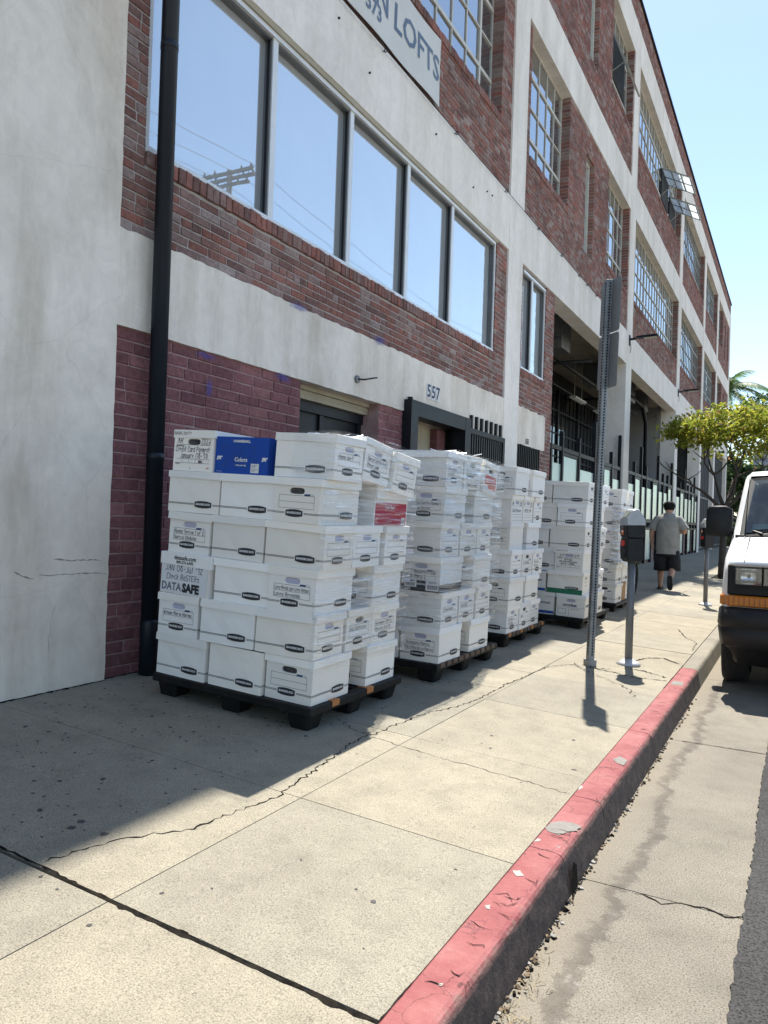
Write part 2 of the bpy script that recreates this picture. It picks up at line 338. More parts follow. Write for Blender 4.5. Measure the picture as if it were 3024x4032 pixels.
# ------------------------------------------------------------------ ground
XK, SL = -.90, .05                           # kerb line, cross fall of the pavement
W = -3.93                                    # face of the building's plaster
YEND = 50.5
gz = lambda x: -SL * (x - XK)
def struct(name, mb, m, parent=None, smooth=False):
    o = mb.build(name, m, parent, smooth)
    if parent is None: o['kind'] = 'structure'
    return o
g = MB(); g.add([(-600, -300, -.32), (600, -300, -.32), (600, 1500, -.32), (-600, 1500, -.32)], [(0, 1, 2, 3)])
struct('ground', g, pm('far_ground', (.3, .27, .22), (.4, .37, .31), .05, .95))
g = MB(); g.add([(-.13, -60, -.158), (11.5, -60, -.158), (11.5, 400, -.158), (-.13, 400, -.158)], [(0, 1, 2, 3)])
# ragged edge of the asphalt against the gutter slab
edge = []; y = .4
while y < 9:
    edge.append((-.13 - .012 + RND.uniform(-.006, .006) - .004 * math.sin(y * 3), y)); y += RND.uniform(.012, .035)
o = len(g.v); n = len(edge)
g.v += [(x, yy, -.152) for x, yy in edge] + [(0.02, yy, -.152) for x, yy in edge] + [(x, yy, -.17) for x, yy in edge]
for i in range(n - 1):
    g.f.append([o + i, o + n + i, o + n + i + 1, o + i + 1]); g.m.append(0)
    g.f.append([o + i, o + i + 1, o + 2 * n + i + 1, o + 2 * n + i]); g.m.append(0)
struct('road', g, ASPHALT)
g = MB(); g.add([(11.5, -60, -.02), (15.5, -60, 0), (15.5, 400, 0), (11.5, 400, -.02)], [(0, 1, 2, 3)]); g.add([(11.5, -60, -.2), (11.5, -60, -.02), (11.5, 400, -.02), (11.5, 400, -.2)], [(0, 1, 2, 3)])
struct('far_pavement', g, SIDEWALK)
# gutter slabs
gut = bpy.data.objects.new('gutter', None); COL.objects.link(gut); gut['kind'] = 'structure'
gy = [-6, .75, 3.11, 5.445, 7.8, 10.1, 12.4, 14.8, 17.1, 19.5, 25, 32, 40, 60, 120]
for a, b in zip(gy, gy[1:]):
    m = MB(); m.box(-.76, -.126, a + .003, b - .003, -.3, -.16)
    m.build('gutter_slab', GUTTER, gut)
m = MB(); m.add([(-.76, -6, -.171), (-.12, -6, -.171), (-.12, 120, -.171), (-.76, 120, -.171)], [(0, 1, 2, 3)]); m.build('joint_dirt', BED, gut)
# pavement slabs
walk = bpy.data.objects.new('pavement', None); COL.objects.link(walk); walk['kind'] = 'structure'
wy = [-6, -.5, .62, 1.70, 2.735, 3.83, 4.93, 6.0, 7.07, 8.15, 9.2, 10.3, 11.35, 12.45, 13.5, 14.6, 15.65, 16.75, 17.8, 18.9, 20, 21.9, 24, 26, 28, 30, 32, 36, 40, 46, 52, 64, 80, 120]
xs = [(-4.9, -1.852), (-1.848, -.8945)]
for i, (a, b) in enumerate(zip(wy, wy[1:])):
    gp = .009 if abs(a - 1.7) < .01 else .0022; gq = .009 if abs(b - 1.7) < .01 else .0022
    if abs(b - 3.83) < .01 or abs(a - 3.83) < .01: pass
    for (x0, x1) in xs:
        if a >= 19.9 and b < 22 and x1 > -1: x1 = -2.25     # tree pit
        m = MB(); dz = RND.uniform(-.0015, .0015)
        m.add([(x0, a + gp, gz(x0) + dz), (x1, a + gp, gz(x1) + dz), (x1, b - gq, gz(x1) + dz), (x0, b - gq, gz(x0) + dz),
               (x0, a + gp, gz(x0) - .12), (x1, a + gp, gz(x1) - .12), (x1, b - gq, gz(x1) - .12), (x0, b - gq, gz(x0) - .12)],
              [(0, 1, 2, 3), (0, 4, 5, 1), (1, 5, 6, 2), (2, 6, 7, 3), (3, 7, 4, 0)])
        m.build('slab', SIDEWALK if (i + (x0 < -2)) % 3 else SIDEWALK_B, walk)
m = MB(); m.add([(-4.9, -6, gz(-4.9) - .02), (XK, -6, gz(XK) - .02), (XK, 120, gz(XK) - .02), (-4.9, 120, gz(-4.9) - .02)], [(0, 1, 2, 3)]); m.build('joint_dirt', BED, walk)
def crack(pts, w0, name='crack', parent=walk, zf=gz, lift=.0022, jag=.012, mat=CRACK, seed=1, wj=.6):
    r = random.Random(seed); P = []
    for (a, b) in zip(pts, pts[1:]):
        n = max(2, int(math.hypot(b[0] - a[0], b[1] - a[1]) / .022))
        for k in range(n): P.append((a[0] + (b[0] - a[0]) * k / n, a[1] + (b[1] - a[1]) * k / n))
    P.append(pts[-1]); m = MB(); L = []; Rr = []
    for i, p in enumerate(P):
        q = P[min(i + 1, len(P) - 1)]; q0 = P[max(i - 1, 0)]; dx, dy = q[0] - q0[0], q[1] - q0[1]; l = math.hypot(dx, dy) or 1
        nx, ny = -dy / l, dx / l; j = r.uniform(-jag, jag); w = w0 * (1 + r.uniform(-wj, wj) + (r.random() < .05) * .9)
        if i in (0, len(P) - 1): w *= .3
        x, y = p[0] + nx * j, p[1] + ny * j
        L.append((x + nx * w / 2, y + ny * w / 2)); Rr.append((x - nx * w / 2, y - ny * w / 2))
    n = len(P); m.v = [(x, y, zf(x) + lift) for x, y in L] + [(x, y, zf(x) + lift) for x, y in Rr]
    for i in range(n - 1): m.f.append([i, i + 1, n + i + 1, n + i][::-1]); m.m.append(0)
    return m.build(name, mat, parent)
crack([(-3.3, 1.72), (-2.41, 1.715), (-2.21, 1.715), (-1.86, 1.697), (-1.47, 1.697), (-.91, 1.695)], .012, jag=.004, seed=3)
crack([(-2.216, 1.72), (-2.19, 1.813), (-2.126, 2.031), (-2.063, 2.129), (-1.998, 2.231), (-1.979, 2.393), (-1.957, 2.556), (-1.934, 2.668), (-1.963, 2.88), (-1.988, 3.047), (-2.024, 3.267), (-2.054, 3.472), (-2.062, 3.681), (-2.04, 3.72)], .0055, seed=4, wj=.85)
crack([(-2.044, 3.685), (-2.028, 4.076), (-1.995, 4.355), (-1.909, 4.631), (-1.879, 4.955), (-1.886, 5.428), (-1.825, 6.379), (-1.671, 6.688)], .006, seed=5, wj=.85)
crack([(-2.06, 3.68), (-1.8, 3.64), (-1.507, 3.615), (-1.2, 3.6), (-.908, 3.573)], .0035, seed=6)
crack([(-2.06, 3.68), (-2.2, 3.72), (-2.35, 3.83)], .004, seed=7)
crack([(-1.62, 6.70), (-1.4, 6.6), (-1.15, 6.52), (-1.0, 6.6), (-.91, 6.62)], .018, seed=8, jag=.025, wj=.9)
crack([(-1.3, 6.85), (-1.15, 6.88), (-1.02, 6.8), (-.93, 6.75)], .026, seed=9, jag=.02, wj=.9)
crack([(-1.3, 7.25), (-1.22, 7.55), (-1.1, 7.68), (-.93, 7.5)], .02, seed=10, wj=.8)
crack([(-1.7, 6.72), (-1.55, 6.45), (-1.35, 6.3), (-1.1, 6.05), (-1.02, 5.8)], .006, seed=11, jag=.02)
crack([(-1.25, 9.9), (-1.1, 9.3), (-.95, 9.0), (-.92, 8.4)], .008, seed=12)
crack([(-3.5, 4.9), (-2.9, 5.05), (-2.3, 5.25), (-1.9, 5.3)], .004, seed=13)
crack([(-.52, 3.1), (-.42, 3.07), (-.33, 3.12), (-.2, 3.1), (-.13, 3.12)], .007, name='crack', parent=gut, zf=lambda x: -.16, seed=14, jag=.012)
crack([(-.65, 5.44), (-.4, 5.45), (-.13, 5.45)], .007, parent=gut, zf=lambda x: -.16, seed=15, jag=.006)
crack([(-.8945, 1.0), (-.8945, 1.9)], .003, jag=.001, seed=16, zf=lambda x: gz(XK), wj=.8)
crack([(-.8945, 6.3), (-.8945, 9), (-.8945, 14)], .004, jag=.001, seed=20, zf=lambda x: gz(XK), wj=.8)
crack([(-3.915, .5), (-3.918, 2.0), (-3.915, 3.5)], .02, seed=17, jag=.006)
crack([(-3.945, 3.5), (-3.945, 5.6)], .02, seed=18, jag=.006)
crack([(-1.62, 6.9), (-1.5, 6.62), (-1.38, 6.72)], .01, seed=19, jag=.02)
# flattened gum and grime spots, thickest in the shaded strip
m = MB()
for i in range(900):
    x = RND.uniform(-3.8, -2.2) if RND.random() < .97 else RND.uniform(-2.2, -.95); y = RND.uniform(1.0, 5.2) if RND.random() < .85 else RND.uniform(5, 12)
    a = 1.25 * RND.choice((.002, .003, .004, .005, .005, .007, .009, .013 if RND.random() < .25 else .006)); b = a * RND.uniform(.35, 1); th = RND.uniform(0, 3.14)
    pts = []
    for k in range(7):
        t = k * 2 * math.pi / 7; rr = RND.uniform(.75, 1.15); u, v = a * rr * math.cos(t), b * rr * math.sin(t)
        px, py = x + u * math.cos(th) - v * math.sin(th), y + u * math.sin(th) + v * math.cos(th); pts.append((px, py, gz(px) + .0026))
    m.poly(pts)
tag(m.build('gum_spots', GUM), 'black flattened gum and grime spots scattered over the pavement', 'gum spots', kind='stuff')
m = MB(); m.add([(-2.25, 20, .035), (-.92, 20, -.02), (-.92, 21.9, -.02), (-2.25, 21.9, .035)], [(0, 1, 2, 3)]); struct('tree_pit_soil', m, DIRT)
# kerb: rounded stones end to end
kerb = bpy.data.objects.new('kerb', None); COL.objects.link(kerb); kerb['kind'] = 'structure'
prof = [(-.895, -.3), (-.895, -.004), (-.888, 0), (-.80, -.001), (-.782, -.003), (-.769, -.008), (-.760, -.018), (-.754, -.034), (-.738, -.11), (-.728, -.165), (-.724, -.3)]
ky = [-6, 1.05, 2.92, 3.57, 4.9, 6.42, 6.98, 7.35, 9.4, 12.3, 15.5, 19, 24, 30, 40, 60, 120]
for a, b in zip(ky, ky[1:]):
    m = MB(); ys = np.linspace(a + .0025, b - .0025, max(2, min(60, int((b - a) / .06)))); rings = []
    for y in ys:
        j = [RND.uniform(-1, 1) for _ in prof]
        rings.append([(x + (.0012 * j[i] if 3 < i < 9 and y < 16 else 0), y, z + (.0005 * j[i] if 2 < i < 7 and y < 16 else 0)) for i, (x, z) in enumerate(prof)])
    m.loft(rings, 0, True, True); m.build('kerb_stone', KERB_RED if b < 7.4 else KERB_GREY, kerb, smooth=False)
def blob(m, cx, cy, a, b, z, seed, th=0, n=14, mi=0):
    r = random.Random(seed); pts = []
    for k in range(n):
        t = 2 * math.pi * k / n; rr = 1 + .16 * math.sin(2 * t + seed) + .1 * math.sin(3 * t + seed * 2) + .12 * math.sin(5 * t + seed) + r.uniform(-.1, .1); u, v = a * rr * math.cos(t), b * rr * math.sin(t)
        pts.append((cx + u * math.cos(th) - v * math.sin(th), cy + u * math.sin(th) + v * math.cos(th), z))
    m.poly(pts, mi)
def jag_poly(pts, seed, amp, step=.012):
    r = random.Random(seed); out = []
    for a, b in zip(pts, pts[1:] + pts[:1]):
        n = max(1, int(math.hypot(b[0] - a[0], b[1] - a[1]) / step))
        out += [(a[0] + (b[0] - a[0]) * k / n + r.uniform(-amp, amp), a[1] + (b[1] - a[1]) * k / n + r.uniform(-amp, amp)) for k in range(n)]
    return [(x, y, .0011 - max(0, x + .80) * .09) for x, y in out]
for k, pts in enumerate(([(-.893, 3.125), (-.886, 3.189), (-.865, 3.233), (-.816, 3.244), (-.772, 3.241), (-.770, 3.176), (-.79, 3.146), (-.819, 3.091), (-.859, 3.094)], [(-.847, 4.231), (-.832, 4.318), (-.776, 4.268), (-.778, 4.165), (-.819, 4.19)], [(-.87, 6.5), (-.87, 6.68), (-.79, 6.66), (-.78, 6.52)])):
    m = MB(); m.poly(jag_poly(pts, 40 + k, .004)); m.build('mortar_patch', PATCH, kerb)
for k, pts in enumerate(([(-.879, 2.68), (-.859, 2.696), (-.829, 2.667), (-.851, 2.649)], [(-.892, 2.966), (-.885, 3.007), (-.869, 2.998), (-.883, 2.972)], [(-.893, 3.674), (-.891, 3.731), (-.877, 3.709), (-.886, 3.655)], [(-.876, 2.394), (-.858, 2.406), (-.852, 2.376), (-.864, 2.374)], [(-.832, 1.924), (-.819, 1.932), (-.815, 1.918), (-.825, 1.916)])):
    m = MB(); m.poly(jag_poly(pts, 60 + k, .003, .008)); m.build('paint_chip', WHITECHIP, kerb)
m = MB(); m.add([(-.7225, 2.93, -.16), (-.7225, 3.02, -.155), (-.728, 3.015, -.07), (-.734, 2.98, -.045), (-.731, 2.95, -.07)], [(0, 1, 2, 3, 4)]); m.build('drain_hole', BED, kerb)
for k in range(26):
    cy_ = RND.uniform(1.2, 7.2); cx_ = RND.uniform(-.89, -.82); ln_ = RND.uniform(.04, .11)
    crack([(cx_, cy_), (cx_ + ln_ * .5, cy_ + RND.uniform(-.03, .03)), (min(cx_ + ln_, -.785), cy_ + RND.uniform(-.04, .04))], RND.uniform(.002, .004), parent=kerb, zf=lambda x: 0, lift=.0014, jag=.006, seed=100 + k, wj=.8)
# silt, chips and dry stalks lying along the foot of the kerb
m = MB()
for i in range(330):
    y = RND.choice((1.9, 2.1, 2.4, 2.75, 3.2, 4.0, 5.0, 6.0)) + RND.gauss(0, .3); x = -.729 + abs(RND.gauss(0, .013)); s = RND.uniform(.002, .009) * (1.5 if RND.random() < .08 else 1)
    M = Matrix.Translation((x, y, -.158)) @ Matrix.Rotation(RND.uniform(0, 6), 4, (RND.random(), RND.random(), RND.random() + .1)); m.box(-s, s * RND.uniform(.4, 1), -s * .8, s, -s * .5, s * .5, RND.choice((0, 0, 1, 2)), M)
for i in range(60):
    y = RND.choice((2.05, 2.3, 2.05)) + RND.gauss(0, .1); x = -.69 + RND.gauss(0, .03); L = RND.uniform(.015, .05); th = RND.uniform(0, 3.14)
    m.tube([(x, y, -.156), (x + L * .5 * math.cos(th), y + L * .5 * math.sin(th), -.150 + RND.uniform(0, .012)), (x + L * math.cos(th), y + L * math.sin(th), -.153)], .0012, 3, 3)
tag(m.build('gutter_debris', [DIRT, BED, pm('grey_chip', (.2, .19, .17)), pm('dry_straw', (.36, .28, .16))]), 'dirt clods and dry stalks lying along the foot of the red kerb', 'debris', kind='stuff')

# ------------------------------------------------------------------ the brick building
BX = W - .025                                # face of the bricks
bld = thing('brick_building', 'long three storey brick building with pale concrete bands and large gridded windows', 'building', (W, 25, .15))
COLS = [(-2.0, 3.5), (10.87, 11.53), (19.75, 20.43), (28.6, 29.28), (36.2, 36.88), (42.4, 43.08), (49.9, YEND)]
BANDS = [(5.35, 6.17), (9.25, 10.08), (13.25, 14.1)]
for i, (a, b) in enumerate(COLS):
    m = MB()
    if i == 0:                               # wide near pier, its arris left rough by the plasterer
        zs = np.arange(0, 14.11, .07); e = [b + RND.uniform(-.004, .003) for _ in zs]
        rings = [[(W, a, z), (W, ee, z), (W - .04, ee + .002, z), (W - .4, ee, z), (W - .4, a, z)] for z, ee in zip(zs, e)]
        m.loft(rings)
    else: m.box(W - .5, W, a, b, 0, 14.1)
    m.build('column', PLASTER if i == 0 else PLASTER_UP, bld)
SCUFF = pm('plaster_scuff', (.2, .19, .17), (.4, .37, .33), 25, .95)
def wall_crack(pts, w, seed):
    o = crack([(b, a) for a, b in pts], w, 'crack', bld, zf=lambda x: 0, lift=0, jag=.004, seed=seed, wj=.9, mat=SCUFF)
    for v in o.data.vertices: z_, y_ = v.co.x, v.co.y; v.co = (W + .0012, y_, z_)
for k, (pts, w_) in enumerate([([(2.818, .883), (2.877, .851), (2.951, .837)], .006), ([(2.987, .855), (3.104, .851), (3.292, .852), (3.49, .845)], .004), ([(3.084, .948), (3.213, .936), (3.437, .931)], .005), ([(3.103, .673), (3.083, .58), (3.069, .468), (3.07, .347)], .0022)]): wall_crack(pts, w_, 200 + k)
def ragged_band(y0, y1, z0, z1, x=W - .004, th=.33, step=.07, top=.006, bot=.003, mat=PLASTER_UP, name='concrete_band'):
    m = MB(); ys = np.arange(y0, y1 + step * .5, (y1 - y0) / max(2, round((y1 - y0) / step)))
    rings = []
    for y in ys:
        t = z1 + RND.uniform(-top, top * .6); bb = z0 + RND.uniform(-bot, bot)
        rings.append([(x, y, bb), (x, y, t), (x - .03, y, t + .001), (x - th, y, t), (x - th, y, bb)])
    m.loft(rings); return m.build(name, mat, bld)
for (a, b), (c, d) in zip(COLS, COLS[1:]):
    for (z0, z1) in BANDS: ragged_band(b, c, z0, z1, step=.07 if c < 21 else .5)
ragged_band(3.5, 10.87, 2.47, 3.11, x=W - .008, mat=PLASTER, top=.009)
ragged_band(11.53, 13.0, 2.50, 3.11, x=W - .006, mat=PLASTER, top=.02, bot=.012, th=.2)
m = MB(); m.box(W - .35, W + .03, -2, YEND + .05, 14.8, 14.84); m.build('parapet_cap', BLACKMETAL, bld)

def rect_minus(p, holes):
    y0, y1, z0, z1 = p; zs = sorted({z0, z1, *[z for h in holes for z in h[2:] if z0 < z < z1]}); out = []
    for a, b in zip(zs, zs[1:]):
        mid = (a + b) / 2; cuts = sorted((max(h[0], y0), min(h[1], y1)) for h in holes if h[2] < mid < h[3]); y = y0
        for c, d in cuts:
            if c > y + 1e-4: out.append((y, c, a, b))
            y = max(y, d)
        if y < y1 - 1e-4: out.append((y, y1, a, b))
    return out
BR = []                                      # y0 y1 z0 z1 x_front depth rnd paint
CH, BL = .0685, .213
def brick_panel(y0, y1, z0, z1, holes=(), paint=0, x=BX, backing=True, parent=None, mort=.30):
    if backing:
        m = MB()
        for (a, b, c, d) in rect_minus((y0, y1, z0, z1), [(q[0] - .012, q[1] + .012, q[2], q[3]) for q in holes]): m.box(x - mort, x - .008, a, b, c, d)
        m.build('brick_wall', MORTAR_PAINT if paint else MORTAR, parent or bld)
    CHh, BLl = (.083, .258) if paint else (CH, BL); n = max(1, round((z1 - z0) / CHh)); ch = (z1 - z0) / n
    for k in range(n):
        zc = z0 + k * ch; mod = BLl / 2 if k % 6 == 3 and not paint else BLl; off = (0, .5, .1, .25, .6, .05)[k % 6] * mod
        runs = [(a, b) for (a, b, c, d) in rect_minus((y0, y1, zc + .3 * ch, zc + .7 * ch), holes)]
        for (a, b) in runs:
            ea = any(abs(a - h[1]) < 1e-3 for h in holes); eb = any(abs(b - h[0]) < 1e-3 for h in holes)
            cuts = [a]; t = math.floor((a - off) / mod) * mod + off
            while t < b:
                if t > a + .07 and t < b - .07: cuts.append(t)
                t += mod
            cuts.append(b)
            for c0, c1 in zip(cuts, cuts[1:]):
                if c1 - c0 < .02: continue
                dep = .24 if (ea and c0 == a) or (eb and c1 == b) else .05
                BR.append((c0 + .005, c1 - .005, zc + .0055, zc + ch - .0055, x + RND.uniform(-.003, .003), dep, RND.random(), paint))
def rowlock(y0, y1, zt, h=.105, out=.018, x=BX):
    n = round((y1 - y0) / .0735); w = (y1 - y0) / n
    for k in range(n):
        BR.append((y0 + k * w + .004, y0 + (k + 1) * w - .004, zt - h + RND.uniform(-.005, .003), zt + RND.uniform(-.006, .006), x + out + RND.uniform(-.004, .004), .2, RND.random() * .75, 0))
# bay 1
brick_panel(3.5, 5.63, .05, 2.47, paint=1); brick_panel(7.08, 7.64, .05, 2.47, paint=1)
h1 = (3.72, 10.44, 3.605, 5.36); brick_panel(3.5, 10.87, 3.11, 5.35, [h1]); rowlock(3.72, 10.46, 3.708)
h = (4.2, 10.43, 7.05, 9.26); brick_panel(3.5, 10.87, 6.17, 9.25, [h]); rowlock(4.2, 10.43, 7.15)
brick_panel(3.5, 10.87, 10.08, 13.25)
# bay 2
brick_panel(11.53, 13.43, .05, 5.35, [(11.66, 12.92, 3.605, 5.36), (11.5, 13.0, 2.50, 3.11), (11.5, 12.75, .0, 2.51)]); rowlock(11.66, 12.94, 3.708)
slot = (15.32, 16.0, 6.75, 8.78); a2 = (11.75, 14.05, 7.05, 9.26); b2 = (17.35, 19.68, 7.05, 9.26)
brick_panel(11.53, 19.75, 6.17, 9.25, [a2, slot, b2]); rowlock(11.75, 14.05, 7.15); rowlock(17.35, 19.68, 7.15)
slot3 = (15.35, 16.03, 10.73, 12.9); a3 = (11.75, 14.05, 11.1, 13.26); b3 = (17.35, 19.68, 11.1, 13.26)
brick_panel(11.53, 19.75, 10.08, 13.25, [a3, slot3, b3]); rowlock(11.75, 14.05, 11.2); rowlock(17.35, 19.68, 11.2)
BAYS = [(20.43, 28.6), (29.28, 36.2), (36.88, 42.4)]
for (a, b) in BAYS:
    for z0, z1, s in ((6.17, 9.25, 7.15), (10.08, 13.25, 11.2)):
        brick_panel(a, b, z0, z1, [(a + .15, b - .06, s - .1, z1 + .01)]); rowlock(a + .15, b - .06, s)
LASTW = [(43.3, 45.7), (46.9, 47.5), (48.6, 49.2)]
for z0, z1, s in ((6.17, 9.25, 7.15), (10.08, 13.25, 11.2)):
    brick_panel(43.08, 49.9, z0, z1, [(a, b, s - (.1 if i == 0 else .4), z1 + .01 if i == 0 else z1 - .35) for i, (a, b) in enumerate(LASTW)])
brick_panel(-2, YEND, 14.1, 14.8)
for (a, b) in ((13.43, 19.75), (20.43, 28.6), (29.28, 36.2)): brick_panel(a, b, .05, 1.16, x=W - .1)

def brick_verts(b):
    y0, y1, z0, z1, x, dep, r, p = b; c = .0045; j = lambda s: RND.uniform(-s, s)
    k = .0028 if y0 < 22 else .001
    back = [(x - dep, y, z) for y, z in ((y0, z0), (y1, z0), (y1, z1), (y0, z1))]
    mid = [(x - c, y + j(k), z + j(k)) for y, z in ((y0, z0), (y1, z0), (y1, z1), (y0, z1))]
    fr = [(x + j(.0012), y + j(k * .6), z + j(k * .6)) for y, z in ((y0 + c, z0 + c), (y1 - c, z0 + c), (y1 - c, z1 - c), (y0 + c, z1 - c))]
    return back + mid + fr
BF = [(8, 9, 10, 11)] + [(4 + i, 4 + (i + 1) % 4, 8 + (i + 1) % 4, 8 + i) for i in range(4)] + [(i, (i + 1) % 4, 4 + (i + 1) % 4, 4 + i) for i in range(4)]
def seen_area(b):
    y, z = (b[0] + b[1]) / 2, (b[2] + b[3]) / 2; u, v, d = proj((b[4], y, z))
    if d <= 0 or not (0 < u < 3024 and 0 < v < 4032): return 0
    if 610 < u < 1600 and 1690 < v < 2850: return 0                 # behind the nearest boxes
    if u > 1500 and v > 1750: return 0
    if 580 < u < 690: return 0                                      # behind the downpipe
    u0 = proj((b[4], b[0], z))[0]; u1 = proj((b[4], b[1], z))[0]; v0 = proj((b[4], y, b[2]))[1]; v1 = proj((b[4], y, b[3]))[1]
    return abs(u1 - u0) * abs(v1 - v0)
order = sorted(range(len(BR)), key=lambda i: -seen_area(BR[i]))
single = set(order[:290])
wall_of = [o for o in bld.children if o.name.startswith('brick_wall')]
def set_rnd(me, vals):
    at = me.attributes.new('rnd', 'FLOAT', 'POINT'); at.data.foreach_set('value', vals)
V, F, A, MI = [], [], [], []
for i, b in enumerate(BR):
    vs = brick_verts(b)
    if i in single:
        me = bpy.data.meshes.new('brick'); me.from_pydata(vs, [], BF); me.materials.append(BRICK_PAINT if b[7] else BRICK); set_rnd(me, [b[6]] * 12)
        o = bpy.data.objects.new('brick', me); COL.objects.link(o)
        o.parent = wall_of[0] if b[7] else wall_of[2]
    else:
        k = len(V); V += vs; F += [tuple(k + q for q in f) for f in BF]; A += [b[6]] * 12; MI += [b[7]] * len(BF)
me = bpy.data.meshes.new('bricks'); me.from_pydata(V, [], F); me.materials.append(BRICK); me.materials.append(BRICK_PAINT)
me.polygons.foreach_set('material_index', MI); set_rnd(me, A)
put('bricks', me, bld)['kind'] = 'stuff'

# solid dark core boxes added behind the front to block light
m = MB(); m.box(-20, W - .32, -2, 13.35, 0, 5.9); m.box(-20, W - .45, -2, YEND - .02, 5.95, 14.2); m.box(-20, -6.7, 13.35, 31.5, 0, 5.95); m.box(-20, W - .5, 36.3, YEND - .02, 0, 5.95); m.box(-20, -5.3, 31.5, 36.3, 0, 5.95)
m.build('light_blocking_core', [DARKIN], bld)
m = MB(); m.box(-20, W - .005, YEND - .015, YEND, 0, 14.1); m.build('end_wall', PLASTER_UP, bld)

# ---- windows
def pane(parent, x, y0, y1, z0, z1, mat, tilt=.0):
    t = RND.uniform(-tilt, tilt); m = MB(); m.box(x - .006, x, y0, y1, z0, z1)
    if tilt: m.v = [(a + t * (b - (y0 + y1) / 2), b, c) for a, b, c in m.v]
    return m.build('pane', mat, parent)
FARP = MB()
def steel_window(y0, y1, z0, z1, cols, rows=4, x=W - .2, far=False, name='steel_window', heavy=5, mat=SASH):
    m = MB(); w = (y1 - y0) / cols; hh = (z1 - z0) / rows
    for k in range(cols + 1):
        t = .03 if k % heavy == 0 else .013; c = y0 + k * w; m.box(x - .03, x + (.012 if k % heavy == 0 else .004), max(y0, c - t), min(y1, c + t), z0, z1)
    for k in range(rows + 1):
        t = .026 if k in (0, 1, rows - 1, rows) else .012; c = z0 + k * hh; m.box(x - .029, x + .009, y0 + .002, y1 - .002, max(z0, c - t), min(z1, c + t))
    o = m.build(name, mat, bld)
    for k in range(cols):
        for j in range(rows):
            a = (x - .014, y0 + k * w, y0 + (k + 1) * w, z0 + j * hh, z0 + (j + 1) * hh)
            if far: FARP.box(a[0] - .006 , a[0], *a[1:])
            else: pane(o, *a, GLASS_SASH, .012)
    return o
def framed_window(y0, y1, z0, z1, cuts):
    gx = W - .125; m = MB(); t = .045
    es = [y0] + cuts + [y1]
    for c in cuts:
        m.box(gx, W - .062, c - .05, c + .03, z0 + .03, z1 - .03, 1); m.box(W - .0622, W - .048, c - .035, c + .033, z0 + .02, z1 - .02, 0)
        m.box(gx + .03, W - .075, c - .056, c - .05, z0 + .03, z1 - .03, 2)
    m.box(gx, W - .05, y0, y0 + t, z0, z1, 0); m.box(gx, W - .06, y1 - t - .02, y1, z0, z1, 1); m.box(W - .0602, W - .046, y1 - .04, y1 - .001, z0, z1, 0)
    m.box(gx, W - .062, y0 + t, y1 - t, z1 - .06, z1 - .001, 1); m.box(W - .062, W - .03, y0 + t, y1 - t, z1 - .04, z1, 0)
    m.box(gx, W - .035, y0 + .002, y1 - .002, z0 - .012, z0 + .035, 0)
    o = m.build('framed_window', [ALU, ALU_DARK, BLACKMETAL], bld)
    for a, b in zip(es, es[1:]): pane(o, gx + .002, a + .02, b - .02, z0 + .02, z1 - .02, GLASS_BIG, .003)
    return o
framed_window(3.72, 10.44, 3.715, 5.30, [5.13, 6.385, 7.64, 8.89])
framed_window(11.66, 12.92, 3.715, 5.30, [12.2])
m = MB(); m.box(W - .12, W - .012, 3.72, 10.44, 5.302, 5.352); m.build('lintel', BEIGE, bld)
steel_window(4.2, 10.43, 7.15, 9.25, 13, heavy=4); steel_window(11.75, 14.05, 7.15, 9.25, 5); steel_window(17.35, 19.68, 7.15, 9.25, 5)
steel_window(11.75, 14.05, 11.2, 13.25, 5, far=True); steel_window(17.35, 19.68, 11.2, 13.25, 5)
for i, (a, b) in enumerate(BAYS):
    for z0, z1 in ((7.15, 9.25), (11.2, 13.25)): steel_window(a + .15, b - .06, z0, z1, round((b - a - .2) / .47), far=i > 0 or z0 > 10, mat=SASH_GREY if i else SASH)
for z0, z1, s in ((6.17, 9.25, 7.15), (10.08, 13.25, 11.2)):
    for i, (a, b) in enumerate(LASTW): steel_window(a, b, s if i == 0 else s - .4, z1 if i == 0 else z1 - .35, 5 if i == 0 else 1, far=True, mat=SASH_GREY)
o = FARP.build('panes', GLASS_SASH, bld); o['kind'] = 'stuff'
for (y0, y1, z0, z1) in (slot, slot3):       # narrow timber windows
    m = MB(); x = W - .16; m.box(x - .03, x + .03, y0, y0 + .07, z0, z1); m.box(x - .03, x + .03, y1 - .07, y1, z0, z1); m.box(x - .03, x + .03, y0 + .07, y1 - .07, z1 - .07, z1); m.box(x - .03, x + .04, y0 + .07, y1 - .07, z0, z0 + .06)
    m.box(x - .03, x + .0, y0 + .3, y0 + .37, z0 + .06, z1 - .07)
    o = m.build('narrow_window', SASH, bld); pane(o, x - .02, y0 + .05, y1 - .05, z0 + .04, z1 - .05, FROST)
def _clr():
    m, nt, b = node_mat('dusty_clear_glass'); nt.nodes.remove(b); tr = nt.nodes.new('ShaderNodeBsdfTransparent'); df = nt.nodes.new('ShaderNodeBsdfTranslucent'); df.inputs[0].default_value = (.6, .64, .64, 1); mx = nt.nodes.new('ShaderNodeMixShader'); mx.inputs[0].default_value = .4
    nt.links.new(tr.outputs[0], mx.inputs[1]); nt.links.new(df.outputs[0], mx.inputs[2]); nt.links.new(mx.outputs[0], nt.nodes['Material Output'].inputs[0]); return m
SASHCLEAR = _clr()
